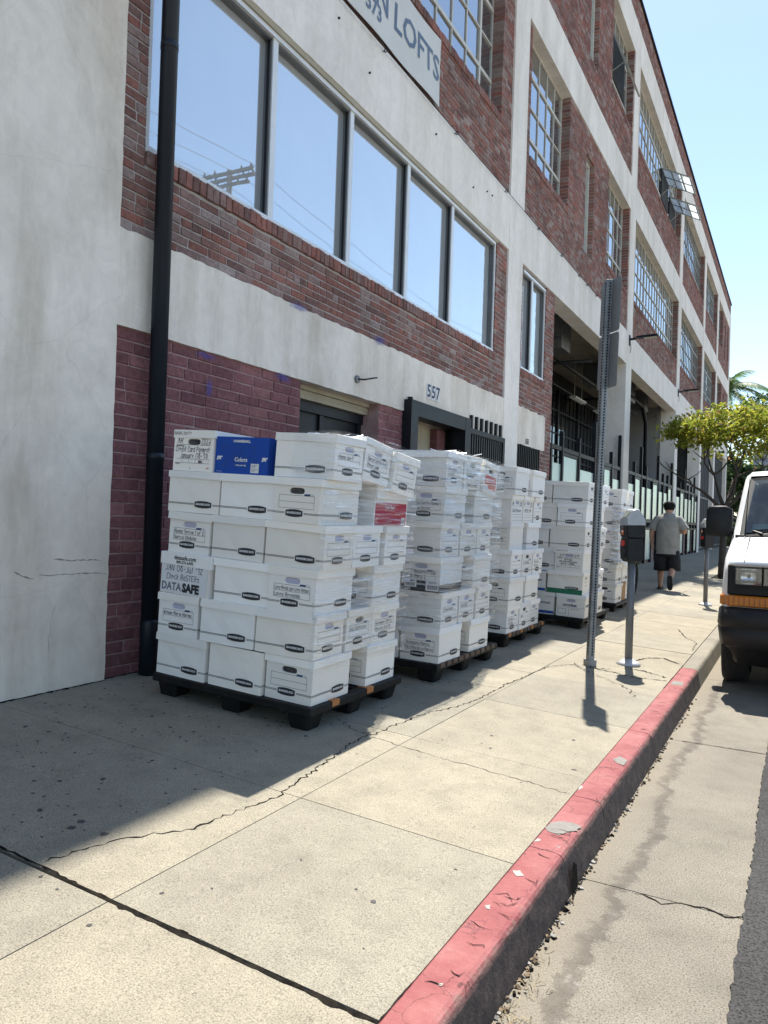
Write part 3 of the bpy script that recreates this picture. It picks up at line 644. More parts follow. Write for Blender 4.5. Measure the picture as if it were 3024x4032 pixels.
def open_sash(yc, w, zt, h, ang):
    M = Matrix.Translation((W - .17, yc, zt)) @ Matrix.Rotation(-ang, 4, 'Y'); m = MB()
    for k in range(4): z = -h * k / 3; m.box(-.02, .02, -w / 2, w / 2, z - .018, z + .018, 0, M)
    for y in (-w / 2, 0, w / 2): m.box(-.018, .018, y - .016, y + .016, -h, 0, 0, M)
    m.tube([(W - .17, yc - w / 2, zt - h * .9), M @ Vector((0, -w / 2, -h * .8))], .012, 5, 0)
    o = m.build('open_sash', SASH_GREY, bld); q = MB(); q.box(-.004, .004, -w / 2, w / 2, -h, 0, 0, M); q.build('pane', SASHCLEAR, o)
    d = MB(); d.box(W - .21, W - .165, yc - w / 2, yc + w / 2, zt - h, zt); d.build('window_gap', DARKIN, o)
open_sash(25.9, 1.35, 12.62, .95, rad(62)); open_sash(27.55, 1.3, 12.35, .95, rad(62)); open_sash(18.6, 1.3, 12.75, 1.0, rad(22))

# ---- ground floor: garage, porch, gates
m = MB(); m.box(W - .30, W - .17, 5.63, 7.08, 2.35, 2.47, 0); m.box(W - .24, W - .165, 5.63, 7.08, 2.39, 2.41, 0); m.box(W - .29, W - .14, 5.63, 7.08, 2.43, 2.47, 0); m.build('door_head', BEIGE, bld)
m = MB(); m.box(W - .318, W - .26, 5.63, 7.08, .1, 2.348)
for y in (5.66, 6.3, 7.03): m.box(W - .26, W - .235, y - .035, y + .035, .1, 2.345)
m.box(W - .26, W - .22, 5.63, 7.08, 2.25, 2.346); m.build('garage_door', BLACKMETAL, bld)
m = MB(); fx = W + .09
m.box(W - .12, fx, 7.62, 7.80, .12, 2.60); m.box(W - .12, fx, 9.2, 9.38, .12, 2.60); m.box(W - .119, fx - .002, 7.80, 9.2, 2.43, 2.60); m.tube([(W + .02, 7.72, 2.6), (W + .02, 7.72, 2.64)], .03, 8)
m.build('door_frame', BLACKMETAL, bld)
m = MB(); m.box(W - .318, W - .3, 7.64, 9.38, .1, 2.47, 0); m.build('porch_wall', BEIGE, bld)
brick_q = []
m = MB(); m.box(W - .3, W - .2, 8.95, 9.2, .1, 2.42); m.build('porch_pier', BRICK_PAINT, bld)
m = MB(); m.box(W - .02, W + .04, 9.42, 10.86, 2.43, 2.5); m.box(W - .02, W + .04, 9.42, 9.50, .14, 2.43); m.box(W - .02, W + .04, 10.78, 10.86, .14, 2.43); m.build('gate_frame', BLACKMETAL, bld)
for k in range(15):
    y = 9.53 + k * .086; m = MB(); m.box(W - .005, W + .025, y - .02, y + .02, .14, 2.43); m.build('gate_slat', BLACKMETAL, bld)
for k in range(7): m = MB(); y = 9.58 + k * .19; m.box(W - .01, W + .03, y - .024, y + .024, 2.50, 2.68); m.build('gate_spike', BLACKMETAL, bld)
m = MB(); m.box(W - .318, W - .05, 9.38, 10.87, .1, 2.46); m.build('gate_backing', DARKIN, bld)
for k in range(13):
    y = 11.55 + k * .097; m = MB(); m.box(W - .03, W - .0, y - .014, y + .014, .14, 2.50); m.build('grate_bar', BLACKMETAL, bld)
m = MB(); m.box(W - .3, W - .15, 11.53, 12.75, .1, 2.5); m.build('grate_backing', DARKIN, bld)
# numbers
def sign_M(x, y, z): return Matrix(((0, 0, 1, x), (1, 0, 0, y), (0, 1, 0, z), (0, 0, 0, 1)))
WHITEP = pm('white_plate', (.72, .72, .71)); INK = pm('black_ink', (.012, .013, .016)); INKBLUE = pm('navy_ink', (.02, .035, .08))
for k, ch in enumerate('557'):
    y = 8.24 + k * .125; m = MB(); m.box(W - .008, W + .004, y - .047, y + .047, 2.70, 2.875); o = m.build('number_plate', WHITEP, bld)
    q = MB(); text_into(q, ch, .21, sign_M(W + .0055, y, 2.787), 0, bold=.004); q.build('number', INKBLUE, o)
q = MB(); text_into(q, '555', .12, sign_M(W + .001, 12.03, 2.57), 0, bold=.002); q.build('number', INK, bld)
# cut conduit in a patched square of plaster
m = MB(); m.tube([(W - .01, 6.56, 2.64), (W + .012, 6.56, 2.64)], .04, 12, 0); m.tube([(W, 6.56, 2.64), (W + .06, 6.62, 2.645), (W + .08, 6.75, 2.68), (W + .07, 6.84, 2.70)], .009, 6, 1); m.build('conduit_stub', [GREYPOST, BLACKMETAL], bld)
# blue spray smudges left on the brick and the band
def mk_smudge():
    m, nt, b = node_mat('blue_spray'); b.inputs['Base Color'].default_value = (.07, .1, .42, 1); b.inputs['Roughness'].default_value = .9; b.inputs['Specular IOR Level'].default_value = .1
    n = pos_noise(nt, 22, 5, .7); tc = nt.nodes.new('ShaderNodeTexCoord'); l = nt.nodes.new('ShaderNodeVectorMath'); l.operation = 'LENGTH'; s = nt.nodes.new('ShaderNodeVectorMath'); s.operation = 'SUBTRACT'; s.inputs[1].default_value = (.5, .5, .5)
    nt.links.new(tc.outputs['Generated'], s.inputs[0]); nt.links.new(s.outputs[0], l.inputs[0])
    f = mathn(nt, 'SUBTRACT', n.outputs[0], l.outputs['Value']); r = ramp(nt, [(.05, 0.0), (.35, .4)]); nt.links.new(f, r.inputs[0]); nt.links.new(r.outputs[0], b.inputs['Alpha']); return m
SMUDGE = mk_smudge()
for (y, z, a, b) in ((5.52, 3.1, .2, .06), (7.0, 3.12, .16, .09), (5.32, 2.44, .14, .07), (4.35, 2.43, .12, .05), (4.4, 2.2, .05, .12)):
    m = MB(); m.add([(W + .001 - .004 * (z < 2.46), y - a, z - b), (W + .001 - .004 * (z < 2.46), y + a, z - b), (W + .002 - .004 * (z < 2.46), y + a, z + b), (W + .002 - .004 * (z < 2.46), y - a, z + b)], [(0, 1, 2, 3)]); m.build('paint_smudge', SMUDGE, bld)
# recessed loggia: ceiling, back glazing, ducts, pipes, tube lights
m = MB(); m.box(-6.7, W - .34, 13.43, 36.2, 5.9, 5.949); m.build('ceiling', CEILING, bld)
for q in ((-6.69, W - .34, 13.36, 13.43), (-6.69, -4.6, 31.2, 31.5), (-5.29, -5.2, 31.5, 36.2)): m = MB(); m.box(*q, .1, 5.9); m.build('loggia_wall', GREYWALL, bld)
m = MB()
for (a, b) in COLS[2:4]: m.box(W - .62, W - .01, a + .01, b - .01, .1, 5.9)
m.build('column_core', RAWCON, bld)
m = MB(); m.box(-6.69, -6.62, 13.43, 31.2, .1, 5.4); m.build('loggia_glass', GLASS_DARK, bld)
m = MB()
for k in range(37):
    y = 13.5 + k * .48; t = .05 if k % 5 == 0 else .014; m.box(-6.62, -6.57 if k % 5 == 0 else -6.6, y - t, y + t, .1, 5.4)
for z in (1.3, 2.6, 3.3, 4.0, 4.7, 5.35): m.box(-6.62, -6.595, 13.43, 31.2, z - .02, z + .02)
m.build('loggia_sash', BLACKMETAL, bld)
m = MB(); m.box(-6.69, -4.5, 13.43, 36.2, .02, .155); m.build('loggia_floor', RAWCON, bld)
for (y0, y1, x0, x1, z0) in ((14.4, 15.2, -5.6, -4.6, 5.3), (16.6, 17.3, -5.7, -4.7, 5.15), (22, 22.8, -5.6, -4.6, 5.3), (24.5, 25.2, -5.7, -4.7, 5.15), (27, 27.6, -5.6, -4.7, 5.2)):
    m = MB(); m.bbox(x0, x1, y0, y1, z0, 5.9, .01); o = m.build('duct_unit', DUCT, bld)
for (p, r) in (([(-5.2, 13.5, 5.2), (-5.2, 19.6, 5.2), (-5.2, 28, 5.2)], .05), ([(-5.9, 13.5, 5.0), (-5.9, 30, 5.0)], .035), ([(-6.5, 15.5, 5.1), (-4.4, 15.5, 5.1)], .03), ([(-6.5, 18, 5.1), (-4.4, 18, 5.1)], .04), ([(-6.5, 23.5, 5.1), (-4.4, 23.5, 5.1)], .03), ([(-4.75, 20.6, 5.3), (-4.75, 26.8, 5.3), (-4.75, 27.5, 4.8), (-4.75, 27.5, .2)], .07)):
    m = MB(); m.tube(p, r, 8); m.build('pipe', BLACKMETAL, bld, True)
for y in (14.6, 17.2, 21.6, 24.4):
    m = MB(); M = Matrix.Translation((-5.6, y, 4.75)); m.box(-.09, .09, -.6, .6, 0, .05, 0, M); m.tube([M @ Vector((-.04, -.58, -.012)), M @ Vector((-.04, .58, -.012))], .014, 6, 1); m.tube([M @ Vector((.04, -.58, -.012)), M @ Vector((.04, .58, -.012))], .014, 6, 1)
    for s in (-.4, .4): m.tube([M @ Vector((0, s, .05)), M @ Vector((0, s, 1.15))], .006, 4, 0)
    m.build('tube_light', [pm('lamp_tray', (.6, .58, .5)) if y < 15 else bpy.data.materials['lamp_tray'], WHITEP], bld)
# dark glazed fronts of the last bays
for (a, b) in ((36.88, 42.4), (43.08, 49.9)):
    m = MB(); m.box(W - .3, W - .27, a, b, .1, 5.35); m.build('shopfront_glass', GLASS_DARK, bld)
    m = MB(); n = 7
    for k in range(n + 1): y = a + .04 + (b - a - .08) * k / n; m.box(W - .27, W - .19, y - .035, y + .035, .12, 5.35)
    for z in (.3, 2.7, 5.25): m.box(W - .269, W - .2, a + .01, b - .01, z - .04, z + .04)
    m.build('shopfront_frame', ALU_DARK, bld)

# ------------------------------------------------------------------ steel fences with frosted panes between the columns
def fence(y0, y1, posts, label):
    t = thing('steel_fence', label, 'fence', (W - .03, (y0 + y1) / 2, gz(W)), group='steel fences between the columns')
    x0, x1 = W - .09, W - .01
    for (y, zt) in posts:
        m = MB(); m.bbox(x0, x1, y - .045, y + .045, .14, zt, .004); m.build('post', BLACKMETAL, t)
    ys = [p[0] for p in posts]
    for z0, z1 in ((2.62, 2.70), (1.36, 1.45), (1.15, 1.21)):
        m = MB()
        for a, b in zip(ys, ys[1:]): m.box(x0 + .01, x1 - .01, a + .045, b - .045, z0, z1)
        m.build('rail', BLACKMETAL, t)
    for i, (a, b) in enumerate(zip(ys, ys[1:])):
        zt = 2.54 if i % 3 == 1 else 2.37; e = .05 if i % 3 == 1 else .0
        if e:
            m = MB()
            for yy in (a + .055, b - .115): m.box(x0 + .02, x1 - .02, yy, yy + .06, 1.45, 2.62)
            m.box(x0 + .02, x1 - .02, a + .115, b - .115, 2.55, 2.61); m.build('door_frame', BLACKMETAL, t)
        m = MB(); m.box(x0 + .035, x0 + .045, a + .05 + e * 1.3, b - .05 - e * 1.3, 1.46, zt); m.build('frosted_pane', FROST, t)
        if i % 2: m = MB(); m.box(x0 + .035, x0 + .045, a + .05, b - .05, .25, 1.14); m.build('frosted_pane', FROST, t)
fence(13.43, 19.75, [(13.5, 2.7), (14.25, 3.0), (15.5, 3.0), (16.85, 3.5), (17.7, 3.0), (18.6, 3.0), (19.55, 3.5)], 'black steel fence with frosted panes right of the narrow brick pier')
fence(20.43, 28.6, [(20.5, 2.7), (21.5, 3.0), (22.5, 3.5), (23.3, 3.0), (24.4, 2.7), (25.5, 3.5), (26.5, 3.0), (27.5, 3.0), (28.45, 3.5)], 'black steel fence with frosted panes under the first wall lamp opening')
fence(29.28, 36.2, [(29.4, 3.1), (30.6, 2.95), (31.8, 3.5), (33.0, 2.95), (34.1, 2.95), (35.1, 3.4), (36.1, 2.7)], 'farthest black steel fence with frosted panes, in front of pale wall')

# ------------------------------------------------------------------ fixtures on the front
t = thing('downpipe', 'tall black round downpipe in front of the near brick corner', 'downpipe', (W + .075, 3.80, gz(W)))
m = MB(); m.tube([(W + .075, 3.80, .3), (W + .075, 3.80, 15)], .058, 24); m.build('pipe', NAVYPIPE, t, True)
m = MB(); m.tube([(W + .075, 3.80, .12), (W + .075, 3.80, .5), (W + .075, 3.80, .52)], [.0615, .061, .058], 24); m.build('boot', NAVYPIPE, t, True)
for z in (1.6, 4.4): m = MB(); m.tube([(W + .075, 3.80, z), (W + .075, 3.80, z + .05)], .0605, 24); m.build('clamp', NAVYPIPE, t, True)
# banner
CLOTH = pm('banner_vinyl', (.60, .585, .54), (.66, .645, .60), 1.4, .6); BANINK = pm('banner_letter_blue', (.11, .16, .24), (.14, .19, .27), 3, .7)
t = thing('banner', 'white loft banner with blue grey letters hung on a cable', 'banner', (W + .02, 7, 6.2))
def ban(y, z): return W + .022 + .012 * math.sin(y * 2.3) * (z - 6.18) + .008 * math.sin(y * 5 + z * 4)
m = MB(); ys = np.linspace(3.6, 8.22, 60); zs = np.linspace(6.19, 6.98, 9); k = len(zs)
m.v = [(ban(y, z), y + .0, z + (.012 * math.sin(y * 4) if z > 6.9 else 0)) for y in ys for z in zs] + [(ban(y, z) - .004, y, z + (.012 * math.sin(y * 4) if z > 6.9 else 0)) for y in ys for z in zs]
N = len(ys) * k
for i in range(len(ys) - 1):
    for j in range(k - 1): a = i * k + j; m.f.append([a, a + k, a + k + 1, a + 1]); m.f.append([N + a + 1, N + a + k + 1, N + a + k, N + a]); m.m += [0, 0]
m.build('cloth', CLOTH, t, True)
for body, y, z, s, al in (('LOFTS', 7.62, 6.59, .41, 'CENTER'), ('N', 6.78, 6.60, .41, 'CENTER'), ('573', 6.60, 6.40, .23, 'CENTER')):
    q = MB(); text_into(q, body, s, sign_M(0, y, z), 0, al, bold=.006, sx=1.0)
    q.v = [(ban(b, c) + .004, b, c) for a, b, c in q.v]; q.build('lettering', BANINK, t)
t = thing('guy_cable', 'thin steel cable running through eye bolts along the concrete band', 'cable', (W + .03, 12, 6.12))
cy = [3.5, 6.87, 8.75, 10.61, 12.2, 13.6, 14.85, 15.5, 16.3]
m = MB(); m.tube([(W + .03, y, 6.125 + (.004 if i % 2 else -.003)) for i, y in enumerate(cy)], .0045, 5); m.build('cable', BLACKMETAL, t)
for y in cy[1:]:
    m = MB(); m.tube([(W - .01, y, 6.12), (W + .02, y, 6.12)], .006, 6)
    pts = [(W + .03 + .016 * math.cos(a), y, 6.123 + .022 * math.sin(a)) for a in np.linspace(0, 6.283, 11)]; m.tube(pts, .006, 5); m.build('eye_bolt', BLACKMETAL, t)
m = MB()
for (y, z) in ((6.0, 5.95), (6.6, 5.75), (8.2, 5.86), (9.4, 5.7), (9.9, 5.84), (10.1, 5.86), (5.5, 5.9)): m.tube([(W - .006, y, z), (W + .014, y, z)], .011, 6)
tag(m.build('anchor_stubs', BLACKMETAL, None), 'rusty anchor stubs in the concrete band under the banner', 'anchor stubs', kind='stuff')
def wall_lamp(y, z, label):
    t = thing('wall_lamp', label, 'lamp', (W, y, z), group='lamps on the columns')
    m = MB(); m.box(W, W + .025, y - .06, y + .06, z - .16, z + .1); m.build('bracket', BLACKMETAL, t)
    m = MB(); m.tube([(W + .02, y, z), (W + .16, y, z + .005)], .03, 8); m.build('arm', BLACKMETAL, t)
    M = Matrix.Translation((W + .14, y, z)) @ Matrix.Rotation(rad(-2), 4, 'Y'); m = MB()
    m.prism([M @ Vector(p) for p in ((0, -.07, .02), (.12, -.10, .0), (.56, -.10, -.005), (.58, -.09, .03), (.5, -.08, .06), (.08, -.06, .06))], M.to_3x3() @ Vector((0, .18, 0))); m.build('head', BLACKMETAL, t)
    m = MB(); m.box(.22, .54, -.08, .08, -.012, -.006, 0, M); m.build('diffuser', pm('lamp_lens', (.62, .58, .48)), t)
    m = MB(); m.tube([(W + .03, y - .01, z - .12), (W + .05, y - .03, z - .25), (W + .03, y - .01, z - .36)], .007, 5); m.build('wire', BLACKMETAL, t)
wall_lamp(20.05, 6.02, 'black flat LED wall lamp on the column behind the sign post'); wall_lamp(29.0, 6.1, 'farther black flat LED wall lamp, above the small street tree')

# ------------------------------------------------------------------ sign post and parking meters
bx, by = -1.565, 6.714
lean = Matrix.Translation((bx, by, gz(bx))) @ Matrix.Rotation(rad(1.0), 4, 'Y') @ Matrix.Rotation(rad(-45), 4, 'Z')
t = thing('sign_post', 'leaning perforated steel sign post between pallets and kerb', 'sign post', M=lean)
m = MB(); s = .027; m.bbox(-s, s, -s, s, -.05, 3.36, .003); m.build('post', GALV, t, local=True)
m = MB()
for k in range(128):
    z = .10 + k * .0254
    for (ax, sg) in ((0, -1), (0, 1), (1, -1), (1, 1)):
        pts = []
        for q in range(8):
            a = q * math.pi / 4; u, v = .0088 * math.cos(a), z + .0088 * math.sin(a)
            pts.append((sg * (s + .0012), u * sg, v) if ax == 0 else (-u * sg, sg * (s + .0012), v))
        m.poly(pts)
m.build('punched_holes', pm('hole_dark', (.002, .002, .0025), None, 1, .9, spec=0), t, local=True)['kind'] = 'stuff'
m = MB(); m.box(-.04, .04, -.04, .04, -.05, .055); m.build('sleeve', GALV, t, local=True)
def plate(z0, z1, yo):
    r = .028; pts = []
    for cx, cz, a0 in ((.152 - r, z0 + r, -90), (.152 - r, z1 - r, 0), (-.152 + r, z1 - r, 90), (-.152 + r, z0 + r, 180)):
        for a in (0, 30, 60, 90): pts.append((cx + r * math.cos(rad(a0 + a)), yo, cz + r * math.sin(rad(a0 + a))))
    m = MB(); m.prism(pts, (0, .003, 0)); o = m.build('sign_plate', SIGNBACK, t, local=True)
    q = MB()
    for z in (z0 + .06, z1 - .06): q.tube([(0, -s - .008, z), (0, -s, z)], .008, 6)
    q.build('bolt', GALV, o, local=True)
plate(2.90, 3.37, .0285); plate(2.42, 2.89, .0285)
m = MB(); m.box(-.0285, -.0275, -.02, .012, 1.6, 1.67); m.build('sticker', WHITEP, t, local=True)

METERDARK = pm('meter_housing_black', (.007, .008, .010), (.014, .015, .017), 12, .5, spec=.3); METERGREY = pm('meter_dome_grey', (.33, .35, .38), (.40, .42, .45), 10, .4, .3)
METERSCREEN = pm('meter_screen', (.22, .24, .22), None, 1, .25); ORANGE = pm('orange_sticker', (.62, .12, .03)); REDK = pm('red_knob', (.55, .03, .02), None, 1, .4)
def meter(x, y, label):
    z0 = gz(x); t = thing('parking_meter', label, 'parking meter', (x, y, z0), group='single head parking meters')
    m = MB(); m.tube([(0, 0, 0), (0, 0, .97)], .034, 16); m.build('pole', GREYPOST, t, True, local=True)
    m = MB(); m.tube([(0, 0, 0), (0, 0, .012), (0, 0, .028), (0, 0, .045), (0, 0, .055)], [.105, .105, .085, .05, .036], 24); m.build('base', pm('cast_alloy', (.42, .42, .42), (.5, .5, .5), 20, .45, .4) if 'cast_alloy' not in bpy.data.materials else bpy.data.materials['cast_alloy'], t, True, local=True)
    ang = math.atan2(-.66, -.75); H = Matrix.Translation((0, 0, .92)) @ Matrix.Rotation(ang, 4, 'Z')        # +X of the head is its front
    def body(prof, w, mats, name):
        rings = []
        for y, sc_ in ((-w, .93), (-w + .012, 1), (w - .012, 1), (w, .93)):
            c = Vector((0, sum(p[1] for p in prof) / len(prof)))
            rings.append([H @ Vector(((p[0] - c.x) * sc_ + c.x, y, (p[1] - c.y) * sc_ + c.y)) for p in prof])
        m = MB(); m.loft(rings); return m.build(name, mats, t, local=True)
    lower = [(.05, 0), (.078, .025), (.085, .09), (.084, .17), (.075, .215), (-.068, .215), (-.08, .17), (-.082, .03), (-.06, 0)]
    upper = [(.074, .216), (.088, .25), (.092, .325), (-.092, .325), (-.09, .27), (-.068, .216)]
    dome = [(.093, .326), (.097, .352), (.09, .385), (.035, .462), (.01, .474), (-.03, .468), (-.088, .385), (-.095, .352), (-.093, .326)]
    body(lower, .066, METERDARK, 'vault'); u = body(upper, .069, METERDARK, 'mechanism'); d = body(dome, .066, METERGREY, 'dome')
    n = Vector((.077, 0, .055)).normalized()
    q = MB(); q.add([H @ Vector((a + .003, yy, b + .003)) for a, yy, b in ((.083, -.042, .395), (.083, .042, .395), (.042, .042, .452), (.042, -.042, .452))], [(0, 1, 2, 3)]); q.build('screen', METERSCREEN, d, local=True)
    q = MB(); q.box(.091, .0945, -.03, .008, .24, .285, 0, H); q.box(.0948, .0955, -.026, .004, .262, .28, 1, H); q.build('rate_sticker', [ORANGE, WHITEP], u, local=True)
    q = MB(); q.box(.091, .0945, -.028, .0, .292, .32, 0, H); q.build('card_slot', GREYPOST, u, local=True)
    q = MB(); q.tube([H @ Vector((.082, -.008, .165)), H @ Vector((.094, -.008, .165))], [.03, .026], 12); q.build('knob', REDK, t, local=True)
    q = MB(); q.tube([H @ Vector((.08, -.005, .09)), H @ Vector((.0875, -.005, .09))], .045, 16); q.build('coin_door', METERDARK, t, local=True)
meter(-1.305, 7.06, 'near parking meter with grey dome beside the perforated post'); meter(-1.285, 13.25, 'far parking meter partly behind the van mirror')

# ------------------------------------------------------------------ file boxes on pallets
def mk_board(name, c, var=.16):
    m, nt, b = node_mat(name); b.inputs['Roughness'].default_value = .72; b.inputs['Specular IOR Level'].default_value = .3
    oi = nt.nodes.new('ShaderNodeObjectInfo'); n = pos_noise(nt, 3.5, 4, obj=True)
    k = mathn(nt, 'ADD', mathn(nt, 'MULTIPLY', oi.outputs['Random'], var), mathn(nt, 'ADD', mathn(nt, 'MULTIPLY', n.outputs[0], .1), .95 - var / 2 - .05))
    rgb = nt.nodes.new('ShaderNodeRGB'); rgb.outputs[0].default_value = (*c, 1)
    mul = nt.nodes.new('ShaderNodeVectorMath'); mul.operation = 'SCALE'; nt.links.new(rgb.outputs[0], mul.inputs[0]); nt.links.new(k, mul.inputs['Scale'])
    n3 = pos_noise(nt, 1.6, 6, .7); r3 = ramp(nt, [(.62, 0.0), (.78, .35)]); nt.links.new(n3.outputs[0], r3.inputs[0])
    rnd2 = mathn(nt, 'FRACT', mathn(nt, 'MULTIPLY', oi.outputs['Random'], 7.31)); yel = mixc(nt, mathn(nt, 'MULTIPLY', rnd2, .5), mul.outputs[0], mixc(nt, 1.0, mul.outputs[0], (1.0, .93, .80), 'MULTIPLY'))
    cc = mixc(nt, r3.outputs[0], yel, tuple(x * .72 for x in c)); nt.links.new(cc, b.inputs['Base Color'])
    n2 = pos_noise(nt, 7, 3, obj=True); bump(nt, b, n2.outputs[0], .35, .012); return m
BOARD = mk_board('white_board', (.90, .885, .855)); LIDM = mk_board('white_board_lid', (.92, .915, .9))
PAPER = pm('paper_edges', (.40, .40, .52), (.5, .5, .62), 60, .8, stretch=(1, 1, 8)); HOLE = pm('hole_shadow', (.03, .03, .035), (.09, .085, .08), 20, .9)  # papers darkened for the recess shade; HOLE is that shade as a plate
PRBLACK = pm('print_black', (.018, .02, .024), None, 1, .55); PRWHITE = pm('print_white', (.72, .72, .72)); PRBLUE = pm('print_blue', (.035, .075, .16)); PENINK = pm('pen_ink', (.03, .032, .045))
BLUEBOX = mk_board('blue_carton', (.012, .075, .40)); REDBOX = mk_board('red_carton', (.42, .018, .045)); BROWN = mk_board('brown_card', (.36, .21, .1)); GREENP = pm('green_band', (.02, .17, .085)); IMBLUE = pm('blue_band', (.03, .09, .34)); DARKBAND = pm('dark_band', (.04, .045, .055)); REDLAB = pm('red_label', (.62, .12, .085)); LABELP = pm('white_label', (.7, .7, .72))
_bm = {}
def box_body(L, Wd, h, var=0):
    key = ('b', round(L, 3), round(Wd, 3), round(h, 3), var); rv = random.Random(var + 5)
    if key in _bm: return _bm[key]
    m = MB(); x, y = L / 2, Wd / 2; ht = h - .004
    for sg in (-1, 1):                                                   # long sides, a little dented
        o = len(m.v); m.v += [(-sg * x * (1 - 2 * i / 5), sg * (y - (rv.uniform(0, .006) if 0 < i < 5 and j < 3 else 0) * (1 if j else .6)), ht * j / 3) for j in range(4) for i in range(6)]
        for j in range(3):
            for i in range(5): a = o + j * 6 + i; m.f.append([a, a + 1, a + 7, a + 6] if sg < 0 else [a, a + 1, a + 7, a + 6]); m.m.append(0)
    m.add([(-x, -y, 0), (-x, y, 0), (x, y, 0), (x, -y, 0)], [(0, 1, 2, 3)])
    hz, hw, hh = h - .071, .052, .0175                                   # hand hole
    for sg in (1, -1):
        inner = []; outer = []
        for k in range(24):
            a = 2 * math.pi * (k + .5) / 24; c, s_ = math.cos(a), math.sin(a)
            px = max(-hw + hh, min(hw - hh, c * hw * 1.3)); inner.append((px + (c * hh if abs(c * hw * 1.3) > hw - hh else 0), hz + max(-hh, min(hh, s_ * hh * (1.0 if abs(c * hw * 1.3) > hw - hh else 9)))))
        for k in range(24):
            a = 2 * math.pi * (k + .5) / 24; c, s_ = math.cos(a), math.sin(a); t = min(y / abs(c) if abs(c) > 1e-6 else 9, ((ht - hz) if s_ > 0 else hz) / abs(s_) if abs(s_) > 1e-6 else 9); outer.append((c * t, hz + s_ * t))
        # pull the four corner samples out to the true corners
        for cx, cz in ((y, ht), (-y, ht), (-y, 0), (y, 0)):
            j = min(range(24), key=lambda q: (outer[q][0] - cx) ** 2 + (outer[q][1] - cz) ** 2); outer[j] = (cx, cz)
        o = len(m.v); m.v += [(sg * x, a * sg, b) for a, b in outer] + [(sg * x, a * sg, b) for a, b in inner] + [(sg * (x - .012), a * sg, b) for a, b in inner]
        for k in range(24):
            j = (k + 1) % 24; m.f += [[o + k, o + j, o + 24 + j, o + 24 + k], [o + 24 + k, o + 24 + j, o + 48 + j, o + 48 + k]]; m.m += [0, 0]
    _bm[key] = m.mesh('body', BOARD); return _bm[key]
def box_lid(L, Wd, h, hl, var):
    key = ('l', round(L, 3), round(Wd, 3), round(h, 3), hl, var)
    if key in _bm: return _bm[key]
    r = random.Random(var * 7 + 1); m = MB(); x, y = L / 2 + .0085, Wd / 2 + .0085; z0, z1 = h - hl, h + .001
    def ring(z, e, j): return [(sx * (x - e) + r.uniform(-j, j), sy * (y - e) + r.uniform(-j, j), z + r.uniform(-j, j) * .8) for sx, sy in ((-1, -1), (0, -1), (1, -1), (1, 0), (1, 1), (0, 1), (-1, 1), (-1, 0))]
    m.loft([ring(z0, -.001, .003), ring(z1 - .002, 0, .001), ring(z1, .002, .0005)], 0, False); m.f.append([len(m.v) - 8 + i for i in range(8)]); m.m.append(0)
    b0 = len(m.v); m.v += [(v[0] * .985, v[1] * .985, z0 + .002) for v in m.v[:8]]
    for i in range(8): m.f.append([i, b0 + i, b0 + (i + 1) % 8, (i + 1) % 8]); m.m.append(0)
    _bm[key] = m.mesh('lid', LIDM); return _bm[key]
def paper_mesh(L, Wd, h, dark):
    key = ('p', round(L, 3), round(h, 3), dark)
    if key in _bm: return _bm[key]
    m = MB(); hz = h - .071
    for sg in (1,): x = sg * (L / 2 - .011); m.add([(x, -.06 * sg, hz - .02), (x, .06 * sg, hz - .02), (x, .06 * sg, hz + .02), (x, -.06 * sg, hz + .02)], [(0, 1, 2, 3)])
    _bm[key] = m.mesh('contents', HOLE if dark else PAPER); return _bm[key]
FR = {'front': lambda L, Wd: Matrix(((1, 0, 0, 0), (0, 0, -1, -Wd / 2 - .0012), (0, 1, 0, 0), (0, 0, 0, 1))),
      'back': lambda L, Wd: Matrix(((-1, 0, 0, 0), (0, 0, 1, Wd / 2 + .0012), (0, 1, 0, 0), (0, 0, 0, 1))),
      'end': lambda L, Wd: Matrix(((0, 0, 1, L / 2 + .0012), (1, 0, 0, 0), (0, 1, 0, 0), (0, 0, 0, 1)))}
def flat(m, a0, a1, b0, b1, mi, n=0): m.add([(a0, b0, n), (a1, b0, n), (a1, b1, n), (a0, b1, n)], [(0, 1, 2, 3)], mi)
def plate2(m, ca, cb, w, h, mi, n):
    pts = []
    for sx, t in ((-1, 1), (1, 1)): pass
    top = [(-w / 2, h * .34), (-w * .25, h * .47), (0, h * .5), (w * .25, h * .47), (w / 2, h * .34)]
    pts = [(ca + a, cb - b, n) for a, b in top] + [(ca + a, cb + b, n) for a, b in reversed(top)]; m.poly(pts, mi)
def logo_mesh(kind, w, h):
    key = ('g', kind, round(w, 3), round(h, 3))
    if key in _bm: return _bm[key]
    m = MB(); pa = w * .19 if kind == 'long' else -.012; pb = .053; pw = .128 if kind == 'long' else .118; ph = .043
    for db in (-.0042, .0018): flat(m, -w / 2, pa - pw / 2 - .006, pb + db, pb + db + .0026, 0); flat(m, pa + pw / 2 + .008, w / 2, pb + db, pb + db + .0026, 0)
    plate2(m, pa, pb, pw, ph, 0, .0002)
    
    text_into(m, 'BANKERS BOX', .0168, Matrix.Translation((pa, pb + .001, .0012)), 1, bold=.0006, sx=.98 if kind == 'long' else .9)
    _bm[key] = m.mesh('printed_logo', [PRBLACK, PRWHITE]); return _bm[key]
